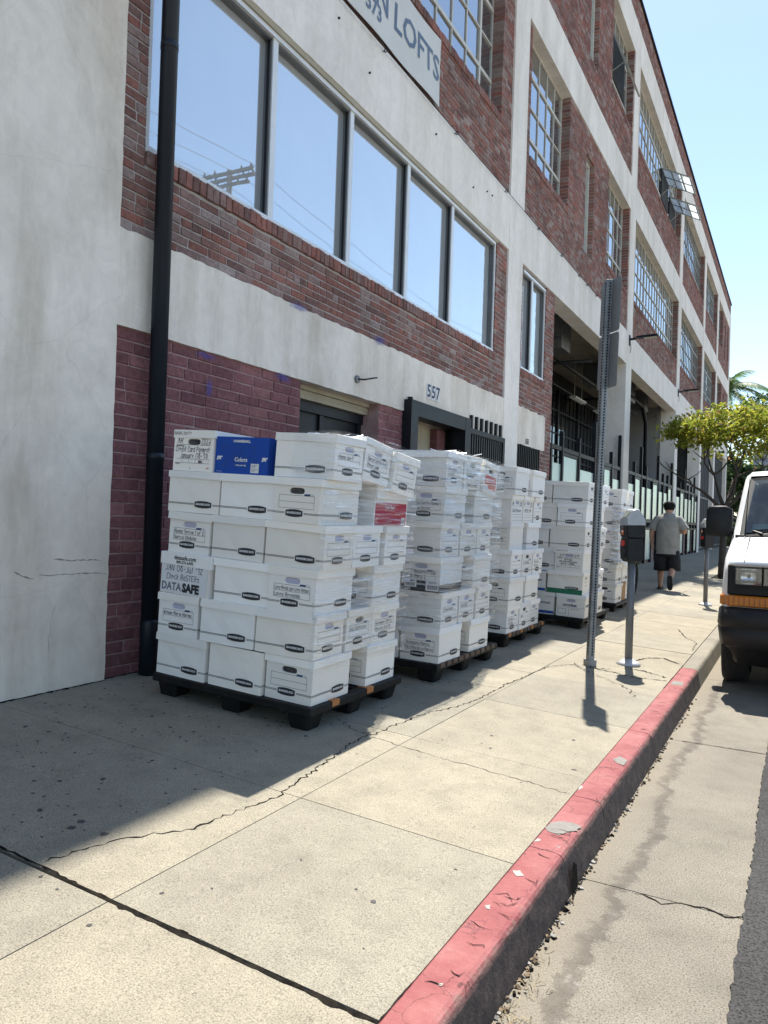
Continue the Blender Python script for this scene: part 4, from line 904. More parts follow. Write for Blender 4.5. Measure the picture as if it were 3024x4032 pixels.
def form_mesh(w, h, tab=True):
    key = ('f', round(w, 3), round(h, 3), tab)
    if key in _bm: return _bm[key]
    m = MB(); a, b0, b1, t = w * .385, .080, .152, .0016
    for bb in (b0, (b0 + b1) / 2, b1): flat(m, -a, a, bb - t / 2, bb + t / 2, 0)
    for aa in (-a, a): flat(m, aa - t / 2, aa + t / 2, b0, b1, 0, .0001)
    if tab: m.poly([(a - .075, b1, .0004), (a - .033, b1, .0004), (a - .025, b1 + .011, .0004), (a - .065, b1 + .011, .0004)], 1); text_into(m, '713', .011, Matrix.Translation((a - .013, b1 + .006, .0004)), 1)
    _bm[key] = m.mesh('printed_form', [PRBLACK, PRBLUE]); return _bm[key]
def add_face(o, name, me, frame, L, Wd):
    c = put(name, me, o, True); c.matrix_basis = FR[frame](L, Wd); return c
def writing(o, frame, L, Wd, lines, width=.0034, mat=PENINK, name='handwriting'):
    m = MB()
    for k, (txt, a, b, hgt, wd) in enumerate(lines):
        q, _ = scribble(txt, hgt, wd, seed=sum(map(ord, txt)) + k, width=width)
        for c in q: m.add([(a + x, b + y, .0009) for x, y in c], [(0, 1, 2, 3)])
    c = m.build(name, mat, o, local=True); c.matrix_basis = FR[frame](L, Wd); return c
def prints(o, name, frame, L, Wd, fn, mats):
    m = MB(); fn(m); c = m.build(name, mats, o, local=True); c.matrix_basis = FR[frame](L, Wd); return c
def T2(a, b, n=.0008): return Matrix.Translation((a, b, n))
ROWN = ['bottom row', 'second row up', 'third row up', 'fourth row up', 'fifth row up', 'top row']
STKN = ['nearest pallet', 'second pallet', 'third pallet', 'fourth pallet', 'farthest pallet']
POSN = {'f0': 'front left', 'f1': 'front middle', 'f2': 'front right corner', 's2': 'street side middle', 's3': 'street side far end'}
STK = [dict(x=-2.322, y=3.5, z=.212, tilt=.045, ph=.2505, sh=.0), dict(x=-2.283, y=5.07, z=.212, tilt=.026, ph=.2585, sh=.0), dict(x=-2.388, y=6.85, z=.208, tilt=.03, ph=.2625, sh=.0),
       dict(x=-2.135, y=8.7, z=.19, tilt=.03, ph=.2585, sh=.0), dict(x=-2.19, y=10.75, z=.185, tilt=.03, ph=.262, sh=.0)]
SCRAWL = {(0, 3, 'f0'): ['Munoz Sergio 1 of 2', 'Garcia Obdulia'], (0, 1, 'f0'): ['Wilson Maria Norma'], (0, 2, 'f2'): ['Lopez Merida Jose Lopez Antonio', 'Lopez Reynaldo'], (1, 4, 'f2'): ['Garcia Castro Roman', 'Santos Hector'], (1, 0, 'f2'): ['Hernandez Monica', 'Chris Rina Garcia Ramirez'],
          (0, 5, 'f2'): ['Alonso Jose P'], (0, 5, 's2'): ['Garcia Castillo Ayala', 'Miguel Juan'], (0, 1, 'f2s'): ['Ramirez Kathy Lorena'], (0, 1, 's2'): ['Diaz Castro Luis'], (0, 1, 's3'): ['September 2011 to', 'Receipts 8 of 10'], (1, 1, 'f2'): ['Esteban Sanchez'], (1, 1, 's2'): ['Lopez 2010'], (1, 5, 'f2'): ['Ruiz Carmona', 'Jan 2009'], (2, 5, 'f2'): ['E Bartolo Ramirez', '2010'], (2, 1, 'f2'): ['Hernandez'], (2, 2, 's2'): ['Cruz Fernando'], (2, 2, 's3'): ['Felipe Ruiz', 'Jorge Lara'], (2, 0, 'f2'): ['Luis Garcia', 'Lopez Mora'], (2, 0, 's2'): ['Samuel'], (0, 0, 'f1'): ['Perm 2']}
ALLB = {}
def special(o, key, L, Wd, h, rot):
    """extra or different print on particular boxes; returns True when the ordinary print is replaced"""
    k, r, p = key
    if key == (0, 5, 'f0') or key == (3, 2, 'f2'):
        def f(m):
            text_into(m, 'BASIC DUTY', .026, T2(-.155, h - .021, .0055), 0, 'LEFT', sx=.95)
            for b, t in ((.158, .0022), (.072, .0016), (.048, .0018)): flat(m, -.14, .135, b, b + t, 0)
            for a in (-.085, -.035, .02, .08): flat(m, a, a + .0014, .05, .072, 0)
            text_into(m, 'CONTENTS:', .012, T2(-.14, .151), 0, 'LEFT', .0004); text_into(m, 'STORAGE', .008, T2(-.14, .043), 0, 'LEFT', .0003)
            if k == 0: text_into(m, 'Staples', .008, T2(.12, .022), 1, 'CENTER', .0005)
        prints(o, 'printed_form', 'end', L, Wd, f, [PRBLACK, REDLAB])
        if k == 0: writing(o, 'end', L, Wd, [('AR', -.13, .168, .034, .05), ('2024', .062, .166, .033, .075), ('Credit Card Payment', -.14, .118, .030, .275), ('January (18-31)', -.10, .079, .030, .22), ('2024', .045, .053, .012, .03), ('r', -.02, .012, .012, .006)], .0036)
        else: writing(o, 'end', L, Wd, [('A/P', -.11, .17, .028, .06), ('A/P', .06, .17, .028, .06), ('2013-2024', -.05, .13, .018, .09), ('CAD Invoices/Processing', -.11, .105, .018, .21), ('April - USDA', -.09, .08, .018, .16)], .0034)
        return True
    if key == (0, 2, 'f0'):
        prints(o, 'printed_lid_text', 'front', L, Wd, lambda m: (text_into(m, 'datasafe.com', .036, T2(.0, h - .028, .0065), 0, bold=.0007, sx=.95), text_into(m, '800-275-SAFE', .024, T2(.0, h - .055, .0065), 0, bold=.0005)), [PRBLACK])
        def f(m):
            flat(m, -L / 2 + .004, L / 2 - .012, .006, h - .075, 2, .0)
            text_into(m, 'DATA', .066, T2(-.185, .040), 1, 'LEFT', .0022, .92); text_into(m, 'SAFE', .07, T2(-.012, .040), 0, 'LEFT', .0045, .92)
        prints(o, 'printed_logo', 'front', L, Wd, f, [PRBLACK, pm('print_grey', (.16, .17, .2)), LABELP])
        writing(o, 'front', L, Wd, [('JAN 08-Jul \'12', -.16, .138, .034, .31), ('Check RoSTERs', -.145, .088, .032, .27)], .0036); return True
    if key == (0, 5, 'f1'):
        def f(m):
            text_into(m, 'HAMMERMILL', .021, T2(.0, h - .026), 0, bold=.0008); text_into(m, 'Colors', .034, T2(.0, .085), 0, bold=.0012); text_into(m, '99.99% JAM-FREE', .011, T2(.0, .052), 0, bold=.0004)
            for a in (-.165, .17):       # little white turtles
                plate2(m, a, .095, .03, .018, 0, .0006); plate2(m, a + .02, .1, .01, .009, 0, .0006); plate2(m, a - .012, .083, .016, .007, 0, .0006); plate2(m, a + .01, .084, .012, .006, 0, .0006)
            text_into(m, 'Hammermill', .008, T2(-.18, .012), 0, 'LEFT'); flat(m, .075, .135, .012, .066, 0, .0006)
            for q in range(6): flat(m, .08, .08 + .048 * (.5 + .5 * ((q * 7) % 3) / 2), .02 + q * .007, .0215 + q * .007, 1, .0009)
        prints(o, 'printed_logo', 'front', L, Wd, f, [PRWHITE, PRBLACK])
        writing(o, 'front', L, Wd, [('SHRED', -.15, .045, .12, .27)], .0028, PRBLUE); return True
    if key == (0, 4, 's2'):
        def f(m):
            flat(m, -.2, .2, 0, .145, 1, -.0006); flat(m, -.03, .0, .175, .178, 1); flat(m, -.03, .0, .225, .228, 1); flat(m, -.03, -.026, .175, .228, 1, .0001); flat(m, -.004, .0, .175, .228, 1, .0001)
            text_into(m, 'TRU', .012, T2(-.015, .21), 1, bold=.0005); text_into(m, 'RED', .012, T2(-.015, .195), 1, bold=.0005)
            text_into(m, 'Copy Paper', .026, T2(-.02, .118), 0, bold=.0007); text_into(m, 'for copy and printing needs', .012, T2(-.02, .097), 0); text_into(m, '10 reams 20 lb', .012, T2(-.02, .03), 0); flat(m, .14, .185, .008, .055, 0)
            for q in range(6): flat(m, .145 + q * .006, .148 + q * .006, .014, .044, 2, .0003)
            flat(m, -.19, -.165, .02, .045, 0); flat(m, -.187, -.168, .023, .042, 1, .0003)
        prints(o, 'printed_logo', 'back', L, Wd, f, [PRWHITE, REDBOX, PRBLACK]); return True
    if key == (1, 2, 'f2'):
        def f(m):
            flat(m, -Wd / 2, Wd / 2, 0, .052, 0); plate2(m, 0, .06, .12, .04, 0, .0003); text_into(m, 'BANKERS BOX', .017, T2(0, .052), 2, bold=.0006); flat(m, -.13, -.03, .028, .082, 1, .0006); flat(m, .045, .15, .01, .092, 1, .0006)
            text_into(m, '32834731', .017, T2(.1, .07, .001), 0, bold=.0004); text_into(m, '376323959', .013, T2(-.08, .072, .001), 0, bold=.0004)
            for q in range(16): flat(m, .058 + q * .0054, .058 + q * .0054 + (.0035 if q % 3 else .002), .02, .052, 0, .001); flat(m, -.118 + q * .0048, -.118 + q * .0048 + (.003 if q % 3 else .0015), .036, .06, 0, .001)
        prints(o, 'printed_labels', 'end', L, Wd, f, [DARKBAND, LABELP, PRWHITE])
        prints(o, 'dark_band', 'back', L, Wd, lambda m: flat(m, -L / 2, L / 2, 0, .06, 0), [DARKBAND])
        add_face(o, 'printed_form', form_mesh(Wd, h), 'end', L, Wd); writing(o, 'end', L, Wd, [('A/P Invoices FY06', -.115, .132, .026, .235), ('D thru L', -.08, .095, .026, .13)], .0034); return True
    if key in ((3, 0, 'f2'),):
        def f(m):
            text_into(m, 'corodata', .044, T2(-.01, .135), 0, bold=.0016); flat(m, -Wd / 2, Wd / 2, .108, .110, 1); flat(m, -.02, -.018, 0, .108, 1); text_into(m, 'CLIENT INFO', .016, T2(.05, .09), 1)
            for a0, a1, b0, b1 in ((-.145, -.05, .085, .088), (-.145, -.05, .03, .033), (-.145, -.142, .03, .088), (-.053, -.05, .03, .088)): flat(m, a0, a1, b0, b1, 0)
        prints(o, 'printed_logo', 'end', L, Wd, f, [PRBLUE, PRBLACK]); prints(o, 'printed_logo', 'back', L, Wd, lambda m: text_into(m, 'corodata', .044, T2(-.08, .135), 0, bold=.0016), [PRBLUE]); return True
    if key in ((3, 0, 'f1'), (3, 1, 'f1')):
        def f(m):
            text_into(m, 'IRON MOUNTAIN', .034, T2(.02, .13), 1, bold=.0008); flat(m, -L / 2, L / 2, .01, .042, 0); 
            if r: flat(m, -L / 2, L / 2, h - .036, h - .006, 0, .006)
        prints(o, 'printed_logo', 'front', L, Wd, f, [IMBLUE, PRBLACK]); return True
    if key == (3, 1, 'f2'):
        prints(o, 'green_band', 'front', L, Wd, lambda m: flat(m, -L / 2, L / 2, 0, .055, 0), [GREENP]); prints(o, 'printed_logo', 'front', L, Wd, lambda m: (plate2(m, .08, .07, .15, .03, 0, .0005), text_into(m, 'BANKERS BOX', .017, T2(.08, .07, .001), 1, bold=.0006)), [PRBLACK, PRWHITE])
        prints(o, 'printed_label', 'end', L, Wd, lambda m: (text_into(m, 'STOR/FILE', .02, T2(-.03, .14), 0), flat(m, -.1, .06, .1, .103, 0)), [PRBLACK]); return True
    if key == (1, 5, 's3'):
        prints(o, 'red_label', 'end', L, Wd, lambda m: (flat(m, -.12, .13, .04, .15, 0), flat(m, -.14, -.05, .02, .07, 1, .0006), [flat(m, -.08, .08, .07 + .02 * q, .074 + .02 * q, 2, .0004) for q in range(4)]), [REDLAB, LABELP, pm('label_ink', (.3, .05, .04))]); return True
    if key in ((1, 5, 's2'), (2, 4, 'f2'), (2, 4, 's2')):
        def f(m):
            for b in (.155, .075, .05, .02): flat(m, -.14, .14, b, b + .002, 0)
            text_into(m, 'BASIC DUTY', .018, T2(-.14, h - .02, .0055), 0, 'LEFT')
        prints(o, 'printed_form', 'end', L, Wd, f, [PRBLACK])
        t = {(1, 5, 's2'): [('Credit Card', -.12, .12, .022, .2), ('Payment', -.12, .09, .022, .15), ('2nd Level', -.1, .02, .026, .2)], (2, 4, 'f2'): [('AR', -.14, .165, .03, .05), ('2021', .07, .165, .03, .07), ('Cold Storage', -.13, .1, .03, .25)], (2, 4, 's2'): [('AP', -.14, .165, .03, .05), ('2023', .07, .165, .03, .07), ('MISC AP', -.11, .1, .032, .22)]}[key]
        writing(o, 'end', L, Wd, t, .0036); return True
    if key == (2, 3, 'f2'):
        def f(m):
            for b in (.165, .115, .075, .05): flat(m, -.11, .13, b, b + .0018, 0)
            text_into(m, 'LETTER/LEGAL', .011, T2(.09, .195), 0); text_into(m, 'STORAGE BOX', .01, T2(-.04, .06), 0)
        prints(o, 'printed_form', 'end', L, Wd, f, [PRBLACK]); writing(o, 'end', L, Wd, [('Carroll', -.08, .125, .03, .15), ('returned 1-9s', -.12, .085, .028, .22)], .0034); return True
    return False
def make_box(key, M, L, Wd, h, rot, faces):
    k, r, p = key; carton = key == (0, 5, 'f1'); red = key == (0, 4, 's2'); data = key == (0, 2, 'f0'); brown = key == (4, 0, 's2')
    kind = 'carton' if carton or brown else 'file_box'
    look = {(0, 5, 'f0'): 'white box handwritten AR 2024', (0, 5, 'f1'): 'bright blue paper carton marked SHRED', (0, 4, 's2'): 'red paper carton, white lid', (0, 2, 'f0'): 'white box with bold black print', (1, 2, 'f2'): 'white box with barcode labels', (1, 5, 's3'): 'wrapped white box with red label',
            (3, 0, 'f2'): 'white box with blue print', (3, 1, 'f2'): 'white box with green bottom band', (3, 2, 'f2'): 'white box with handwritten notes', (3, 0, 'f1'): 'white box with blue base band', (3, 1, 'f1'): 'white box with two blue bands', (4, 0, 's2'): 'small brown cardboard box'}.get(key)
    if look is None:
        fac = 'end with hand hole' if rot else 'long side'
        look = 'white file box'
    t = thing(kind, '%s, %s on the %s, %s' % (look, ROWN[r], STKN[k], POSN[p]), 'box', M=M, group='boxes on the %s' % STKN[k])
    if carton:
        m = MB(); m.box(-L / 2, L / 2, -Wd / 2, Wd / 2, 0, h - .03); m.build('body', BLUEBOX, t, local=True); special(t, key, L, Wd, h - .03, rot); return t
    if brown:
        m = MB(); m.box(-L / 2, L / 2, -Wd / 2, Wd / 2, 0, h - .01); m.build('body', BROWN, t, local=True)
        for s in (-1, 1): m = MB(); m.box(-L / 2, L / 2, -.01 + s * (Wd / 4), s * (Wd / 4) + .01, h - .01, h - .006); m.build('flap', BROWN, t, local=True)
        return t
    put('body', box_body(L, Wd, h, RND.randrange(5)), t, True)
    if key != (0, 0, 'f1'): put('lid', box_lid(L, Wd, h, .075 if data or red else RND.choice((.042, .045, .048)), RND.randrange(6)), t, True).matrix_basis = Matrix.Translation((RND.uniform(-.004, .004), RND.uniform(-.004, .004), 0)) @ Matrix.Rotation(rad(RND.uniform(-.7, .7)), 4, 'Z')
    put('contents', paper_mesh(L, Wd, h, RND.random() < .3 or key == (0, 5, 'f0')), t, True)
    if special(t, key, L, Wd, h, rot): return t
    for f in faces:
        if f == 'end': add_face(t, 'printed_form', form_mesh(Wd, h), 'end', L, Wd); add_face(t, 'printed_logo', logo_mesh('end', Wd, h), 'end', L, Wd)
        else: add_face(t, 'printed_logo', logo_mesh('long', L, h), f, L, Wd)
    s = SCRAWL.get(key)
    if s and 'end' in faces: writing(t, 'end', L, Wd, [(x, -.115, .122 - .036 * i, .021, min(.23, .0125 * len(x))) for i, x in enumerate(s)], .0026)
    return t
DL, DW = .392, .316
for k, S in enumerate(STK):
    SM = Matrix.Translation((S['x'], S['y'], S['z'])) @ Matrix.Rotation(math.atan(S['tilt']), 4, 'Y'); S['M'] = SM
    big = 1.035 if k == 3 else 1.0
    L, Wd = DL * big, DW * big
    for r in range(6):
        typeB = (r % 2 == 1) if k in (0, 1, 3) else (r % 2 == 0)
        h = S['ph'] - .0015; w = r * S['ph']
        if typeB: lay = [('f0', 1, -2 * L - Wd / 2 - .034, L / 2), ('f1', 0, -1.5 * L - .017, Wd / 2), ('f2', 0, -L / 2, Wd / 2), ('s2', 0, -L / 2, Wd * 1.5 + .024), ('s3', 0, -L / 2, Wd * 2.5 + .048)]
        else: lay = [('f0', 0, -Wd - 1.5 * L - .034, Wd / 2), ('f1', 0, -Wd - L / 2 - .017, Wd / 2), ('f2', 1, -Wd / 2, L / 2), ('s2', 1, -Wd / 2, L * 1.5 + (.21 if k < 2 else .1))]
        rowx = RND.uniform(-.02, .016); rowy = RND.uniform(-.016, .016)
        if k == 4 and r == 0: lay = [('f0', 0, -Wd - 1.5 * L, Wd / 2), ('f1', 0, -Wd - L / 2, Wd / 2), ('f2', 1, -Wd / 2, L / 2), ('s2', 0, -L / 2, L + .16), ('s3', 1, -Wd / 2, L + .36 + L / 2)]
        for (p, rot, u, v) in lay:
            key = (k, r, p); bl, bw, bh = L, Wd, h
            if key == (4, 0, 's2'): bw = .26
            if key == (0, 4, 's2'): bl, bh = .42, h - .006
            if key == (0, 5, 'f2'): u += .035
            M = SM @ Matrix.Translation((u + rowx + RND.uniform(-.007, .007), v + rowy + RND.uniform(-.012, .012), w)) @ Matrix.Rotation(rad(RND.uniform(-2.0, 2.0) + (-90 if rot else 0)), 4, 'Z') @ Matrix.Rotation(rad(RND.uniform(-.5, .5)), 4, 'X') @ Matrix.Rotation(rad(RND.uniform(-.4, .4)), 4, 'Y')
            if key == (0, 5, 's2'): M = SM @ Matrix.Translation((u + .02, v, w + .006)) @ Matrix.Rotation(rad(-7), 4, 'X')
            if key == (0, 5, 's3'): M = SM @ Matrix.Translation((u + .035, v, w - .038)) @ Matrix.Rotation(rad(-5), 4, 'X') @ Matrix.Rotation(rad(3), 4, 'Y')
            if key == (1, 5, 's3'): M = SM @ Matrix.Translation((u + .01, v, w - .02)) @ Matrix.Rotation(rad(-6), 4, 'X')
            faces = (['end', 'back'] if rot else ['front', 'end']) if p in ('f0', 'f1', 'f2') else (['back', 'end'] if rot else ['end'])
            if p == 'f1' and not rot: faces = ['front', 'end']
            ALLB[key] = make_box(key, M, bl, bw, bh, rot, faces)

# ---- pallets
PLASTIC = pm('black_pallet_plastic', (.005, .005, .0055), (.013, .0125, .012), 9, .6, spec=.25, bmp=(40, .3, .004)); TAPE = pm('orange_tape', (.38, .14, .035), (.46, .19, .06), 20, .6); SLATW = pm('worn_brown_plastic', (.1, .06, .04), (.17, .11, .075), 12, .75)
def pallet(k, label, tape, brown, deep):
    S = STK[k]; M = S['M']; t = thing('pallet', label, 'pallet', M=M @ Matrix.Translation((0, 0, -.14)), group='black plastic pallets under the boxes')
    u0, u1, v0, v1 = -1.16, .02, -.03, deep; g0, g1 = .105, .14
    m = MB(); m.bbox(u0, u0 + .07, v0, v1, g0 - .015, g1 - .001, .006); m.bbox(u1 - .07, u1, v0, v1, g0 - .015, g1 - .001, .006); m.bbox(u0 + .07, u1 - .07, v0, v0 + .07, g0 - .015, g1 - .002, .006); m.bbox(u0 + .07, u1 - .07, v1 - .07, v1, g0 - .015, g1 - .002, .006); m.build('rim', PLASTIC, t, local=True)
    m = MB(); n = 11
    for i in range(1, n): v = v0 + (v1 - v0) * i / n; m.box(u0 + .07, u1 - .07, v - .022, v + .022, g0, g1 - .004)
    for i in range(1, 6): u = u0 + (u1 - u0) * i / 6; m.box(u - .02, u + .02, v0 + .07, v1 - .07, g0 - .004, g1 - .008)
    m.build('deck_grid', PLASTIC, t, local=True)
    for a in (u0 + .1, (u0 + u1) / 2, u1 - .1):
        for b in (v0 + .1, (v0 + v1) / 2, v1 - .1):
            m = MB(); q = lambda s, z: [(a + s * x, b + s * y, z) for x, y in ((-1, -.8), (-.8, -1), (.8, -1), (1, -.8), (1, .8), (.8, 1), (-.8, 1), (-1, .8))]; m.loft([q(.058, 0), q(.064, .01), q(.082, g0)]); m.build('leg', PLASTIC, t, local=True)
    if tape:
        for v in (v0 + .22, v0 + .62): m = MB(); m.box(u1 - .075, u1 + .0025, v, v + .075, g0 + .002, g1 + .0012); m.build('tape_strip', TAPE, t, local=True)
    if brown:
        for i in range(10):
            v = v0 + .06 + i * (v1 - v0 - .1) / 10; m = MB(); m.box(u1 - .03, u1 + .003, v, v + .075, g0 + .004, g1 + .001); m.build('worn_block', SLATW if i % 3 else TAPE if brown > 1 else SLATW, t, local=True)
pallet(0, 'black plastic pallet with two orange tape strips, nearest the camera', True, 0, 1.06); pallet(1, 'second black plastic pallet, with worn brown edge blocks', False, 1, 1.22); pallet(2, 'third black plastic pallet, behind the wrapped stack', False, 2, 1.22)
pallet(3, 'fourth black plastic pallet, left of the perforated post', False, 0, 1.34); pallet(4, 'farthest black plastic pallet, left of the parking meter', False, 0, 1.3)

# ---- stretch film
def mk_film(name, base, streak, ang):
    m, nt, b = node_mat(name); nt.nodes.remove(b); out = nt.nodes['Material Output']
    tc = nt.nodes.new('ShaderNodeTexCoord'); mp = nt.nodes.new('ShaderNodeMapping'); mp.inputs['Rotation'].default_value = (0, 0, ang); mp.inputs['Scale'].default_value = (2.2, 46, 1); nt.links.new(tc.outputs['UV'], mp.inputs[0])
    n = nt.nodes.new('ShaderNodeTexNoise'); n.inputs['Scale'].default_value = 1.0; n.inputs['Detail'].default_value = 5; n.inputs['Roughness'].default_value = .65; n.inputs['Distortion'].default_value = .5; nt.links.new(mp.outputs[0], n.inputs['Vector'])
    r = ramp(nt, [(.47, base), (.58, base + streak * .3), (.7, base + streak)]); nt.links.new(n.outputs[0], r.inputs[0])  # noise streaks whiten the film, standing in for its highlights
    bp = nt.nodes.new('ShaderNodeBump'); bp.inputs['Strength'].default_value = .9; bp.inputs['Distance'].default_value = .012; nt.links.new(n.outputs[0], bp.inputs['Height'])
    tr = nt.nodes.new('ShaderNodeBsdfTransparent'); tr.inputs[0].default_value = (.97, .98, .99, 1)
    gl = nt.nodes.new('ShaderNodeBsdfGlossy'); gl.inputs['Roughness'].default_value = .12; gl.inputs[0].default_value = (.95, .97, 1, 1); nt.links.new(bp.outputs[0], gl.inputs['Normal'])
    df = nt.nodes.new('ShaderNodeBsdfDiffuse'); df.inputs[0].default_value = (.82, .83, .85, 1); tl = nt.nodes.new('ShaderNodeBsdfTranslucent'); tl.inputs[0].default_value = (.82, .83, .85, 1); nt.links.new(bp.outputs[0], df.inputs['Normal'])
    a = nt.nodes.new('ShaderNodeMixShader'); a.inputs[0].default_value = .3; nt.links.new(df.outputs[0], a.inputs[1]); nt.links.new(tl.outputs[0], a.inputs[2])
    c = nt.nodes.new('ShaderNodeMixShader'); c.inputs[0].default_value = .6; nt.links.new(a.outputs[0], c.inputs[1]); nt.links.new(gl.outputs[0], c.inputs[2])
    d = nt.nodes.new('ShaderNodeMixShader'); nt.links.new(r.outputs[0], d.inputs[0]); nt.links.new(tr.outputs[0], d.inputs[1]); nt.links.new(c.outputs[0], d.inputs[2]); nt.links.new(d.outputs[0], out.inputs[0]); return m
FILM = mk_film('stretch_film', .04, .8, .05); FILM2 = mk_film('stretch_film_slanted', .015, .6, .5); FILM3 = mk_film('stretch_film_heavy', .3, .7, .03)
def film(k, path, w0, w1, mat, label, seed, nv=44, amp=.008, sag=None, off=.012):
    S = STK[k]; r = random.Random(seed); P = [Vector((a, b)) for a, b in path]; seg = [(P[i + 1] - P[i]).length for i in range(len(P) - 1)]; tot = sum(seg); nu = max(12, int(tot / .022))
    m = MB(); uvs = []
    for i in range(nu + 1):
        d = tot * i / nu; j = 0
        while j < len(seg) - 1 and d > seg[j]: d -= seg[j]; j += 1
        p = P[j] + (P[j + 1] - P[j]) * (d / seg[j]); t = (P[j + 1] - P[j]).normalized(); nn = Vector((t.y, -t.x))
        for q in range(nv + 1):
            f = q / nv; w = w0 + (w1 - w0) * f
            if sag: w += sag(tot * i / nu, f)
            e = off + amp * (math.sin(w * 31 + i * .12 + seed) * .5 + math.sin(w * 77 + i * .31) * .35 + r.uniform(-.4, .4)) + .006 * math.sin(w * 2 * math.pi / S['ph'])
            m.v.append((p.x + nn.x * e, p.y + nn.y * e, w)); uvs.append((tot * i / nu, w))
    for i in range(nu):
        for q in range(nv): a = i * (nv + 1) + q; m.f.append([a, a + nv + 1, a + nv + 2, a + 1]); m.m.append(0)
    me = m.mesh('stretch_film', mat, True); uv = me.uv_layers.new(name='UVMap')
    for l in me.loops: uv.data[l.index].uv = uvs[l.vertex_index]
    o = put('stretch_film', me); o.matrix_basis = S['M']; tag(o, label, 'plastic film', 'stretch film round the stacks'); return o
ph = STK[0]['ph']
film(0, [(-.22, -.012), (.04, -.012), (.055, .02), (.045, 1.06), (-.05, 1.12)], 4.98 * ph, 6.06 * ph, FILM2, 'clear slanting stretch film over the top right of the nearest stack', 3, 22, sag=lambda d, f: -.05 * max(0, d - .9) / .6)
film(0, [(.0, -.012), (.014, -.012), (.03, .02), (.03, 1.05), (-.04, 1.09)], 2.6 * ph, 5.0 * ph, FILM, 'clear stretch film round the middle rows of the nearest stack', 5, 60)
film(0, [(-.02, -.012), (.012, -.012), (.028, .02), (.028, 1.04), (-.04, 1.08)], .75 * ph, 2.62 * ph, FILM, 'clear stretch film round the lower rows of the nearest stack', 8, 44)
ph = STK[1]['ph']
film(1, [(-.42, -.012), (.012, -.012), (.03, .02), (.03, 1.06), (-.06, 1.1)], .85 * ph, 6.03 * ph, FILM2, 'clear stretch film wound round the whole second stack', 11, 110, sag=lambda d, f: -.04 * f * max(0, d - .9) / .6)
film(1, [(-.01, -.012), (.02, .0), (.038, .03), (.038, 1.06), (-.06, 1.11)], 2.0 * ph, 6.0 * ph, FILM, 'second layer of film on the street side of the second stack', 12, 80, off=.016, sag=lambda d, f: -.04 * f * max(0, d - .9) / .6)
ph = STK[4]['ph']
film(4, [(-.10, -.014), (.02, -.012), (.04, .02), (.05, .55), (.04, 1.0), (-.06, 1.06)], 1.9 * ph, 5.05 * ph, FILM3, 'thick crumpled film round the upper rows of the farthest stack', 15, 70, amp=.02, off=.02)
m = MB()
for i in range(26):                          # crumpled film tails on top of the second and first stack
    k = 1 if i < 16 else 0; S = STK[k]; a = S['M'] @ Vector((RND.uniform(-.25, .0), RND.uniform(.05, .5), 6 * S['ph'] + .004)); b = Vector((RND.uniform(-.08, .08), RND.uniform(-.02, .1), RND.uniform(.0, .03))); n_ = Vector((.0, .012, .006))
    m.add([a, a + n_, a + b + n_, a + b], [(0, 1, 2, 3)])
tag(m.build('film_scraps', pm('film_scrap', (.75, .76, .78), None, 1, .25)), 'crumpled ends of plastic film on top of the wrapped stacks', 'plastic film', kind='stuff')

# ------------------------------------------------------------------ van parked at the kerb
VX, VY, VZ = .40, 7.12, -.16
VANW = pm('van_white_paint', (.74, .75, .76), (.78, .79, .80), .8, .28, spec=.5); VBLACK = pm('van_black_plastic', (.006, .0065, .007), (.011, .0115, .012), 14, .55, spec=.3); VDARK = pm('van_dark_interior', (.012, .013, .014), None, 1, .9); RUBBER = pm('tyre_rubber', (.014, .014, .014), (.026, .025, .025), 30, .85); RIM = pm('steel_rim', (.4, .4, .4), None, 1, .4, .7)
VGREY = pm('bumper_grey_plastic', (.010, .0105, .012), (.017, .0175, .019), 6, .5, spec=.35); AMBER = pm('amber_lens', (.44, .13, .008), (.56, .18, .012), 40, .22, stretch=(1, 1, 6)); AMBERD = pm('amber_rib', (.28, .065, .005), None, 1, .3); CHROME = pm('reflector', (.75, .76, .78), None, 1, .15, 1.0); CARD = pm('teal_card', (.42, .62, .58))
def mk_clear(name, tint, fac):
    m, nt, b = node_mat(name); nt.nodes.remove(b); out = nt.nodes['Material Output']; tr = nt.nodes.new('ShaderNodeBsdfTransparent'); tr.inputs[0].default_value = (*tint, 1); gl = nt.nodes.new('ShaderNodeBsdfGlossy'); gl.inputs['Roughness'].default_value = .03
    f = nt.nodes.new('ShaderNodeFresnel'); f.inputs[0].default_value = 1.5; k = mathn(nt, 'ADD', mathn(nt, 'MULTIPLY', f.outputs[0], 1 - fac), fac, True)
    df = nt.nodes.new('ShaderNodeBsdfDiffuse'); df.inputs[0].default_value = (.5, .56, .53, 1); n = pos_noise(nt, 3, 6, .7, stretch=(1, .3, 1)); r = ramp(nt, [(.45, .03), (.75, .14)]); nt.links.new(n.outputs[0], r.inputs[0])  # diffuse green veil stands in for light reflected off the glass
    a = nt.nodes.new('ShaderNodeMixShader'); nt.links.new(r.outputs[0], a.inputs[0]); nt.links.new(tr.outputs[0], a.inputs[1]); nt.links.new(df.outputs[0], a.inputs[2])
    mx = nt.nodes.new('ShaderNodeMixShader'); nt.links.new(k, mx.inputs[0]); nt.links.new(a.outputs[0], mx.inputs[1]); nt.links.new(gl.outputs[0], mx.inputs[2]); nt.links.new(mx.outputs[0], out.inputs[0]); return m
VGLASS = mk_clear('windscreen_glass', (.55, .66, .62), .05); LENS = mk_clear('lamp_lens_clear', (.9, .92, .93), .03)
van = thing('cargo_van', 'white cargo van with black bumper and amber signals parked at the kerb', 'van', (VX, VY, VZ))
arch = lambda Y, c: .38 if abs(Y - c) > .44 else .36 + math.sqrt(max(0, .44 ** 2 - (Y - c) ** 2))
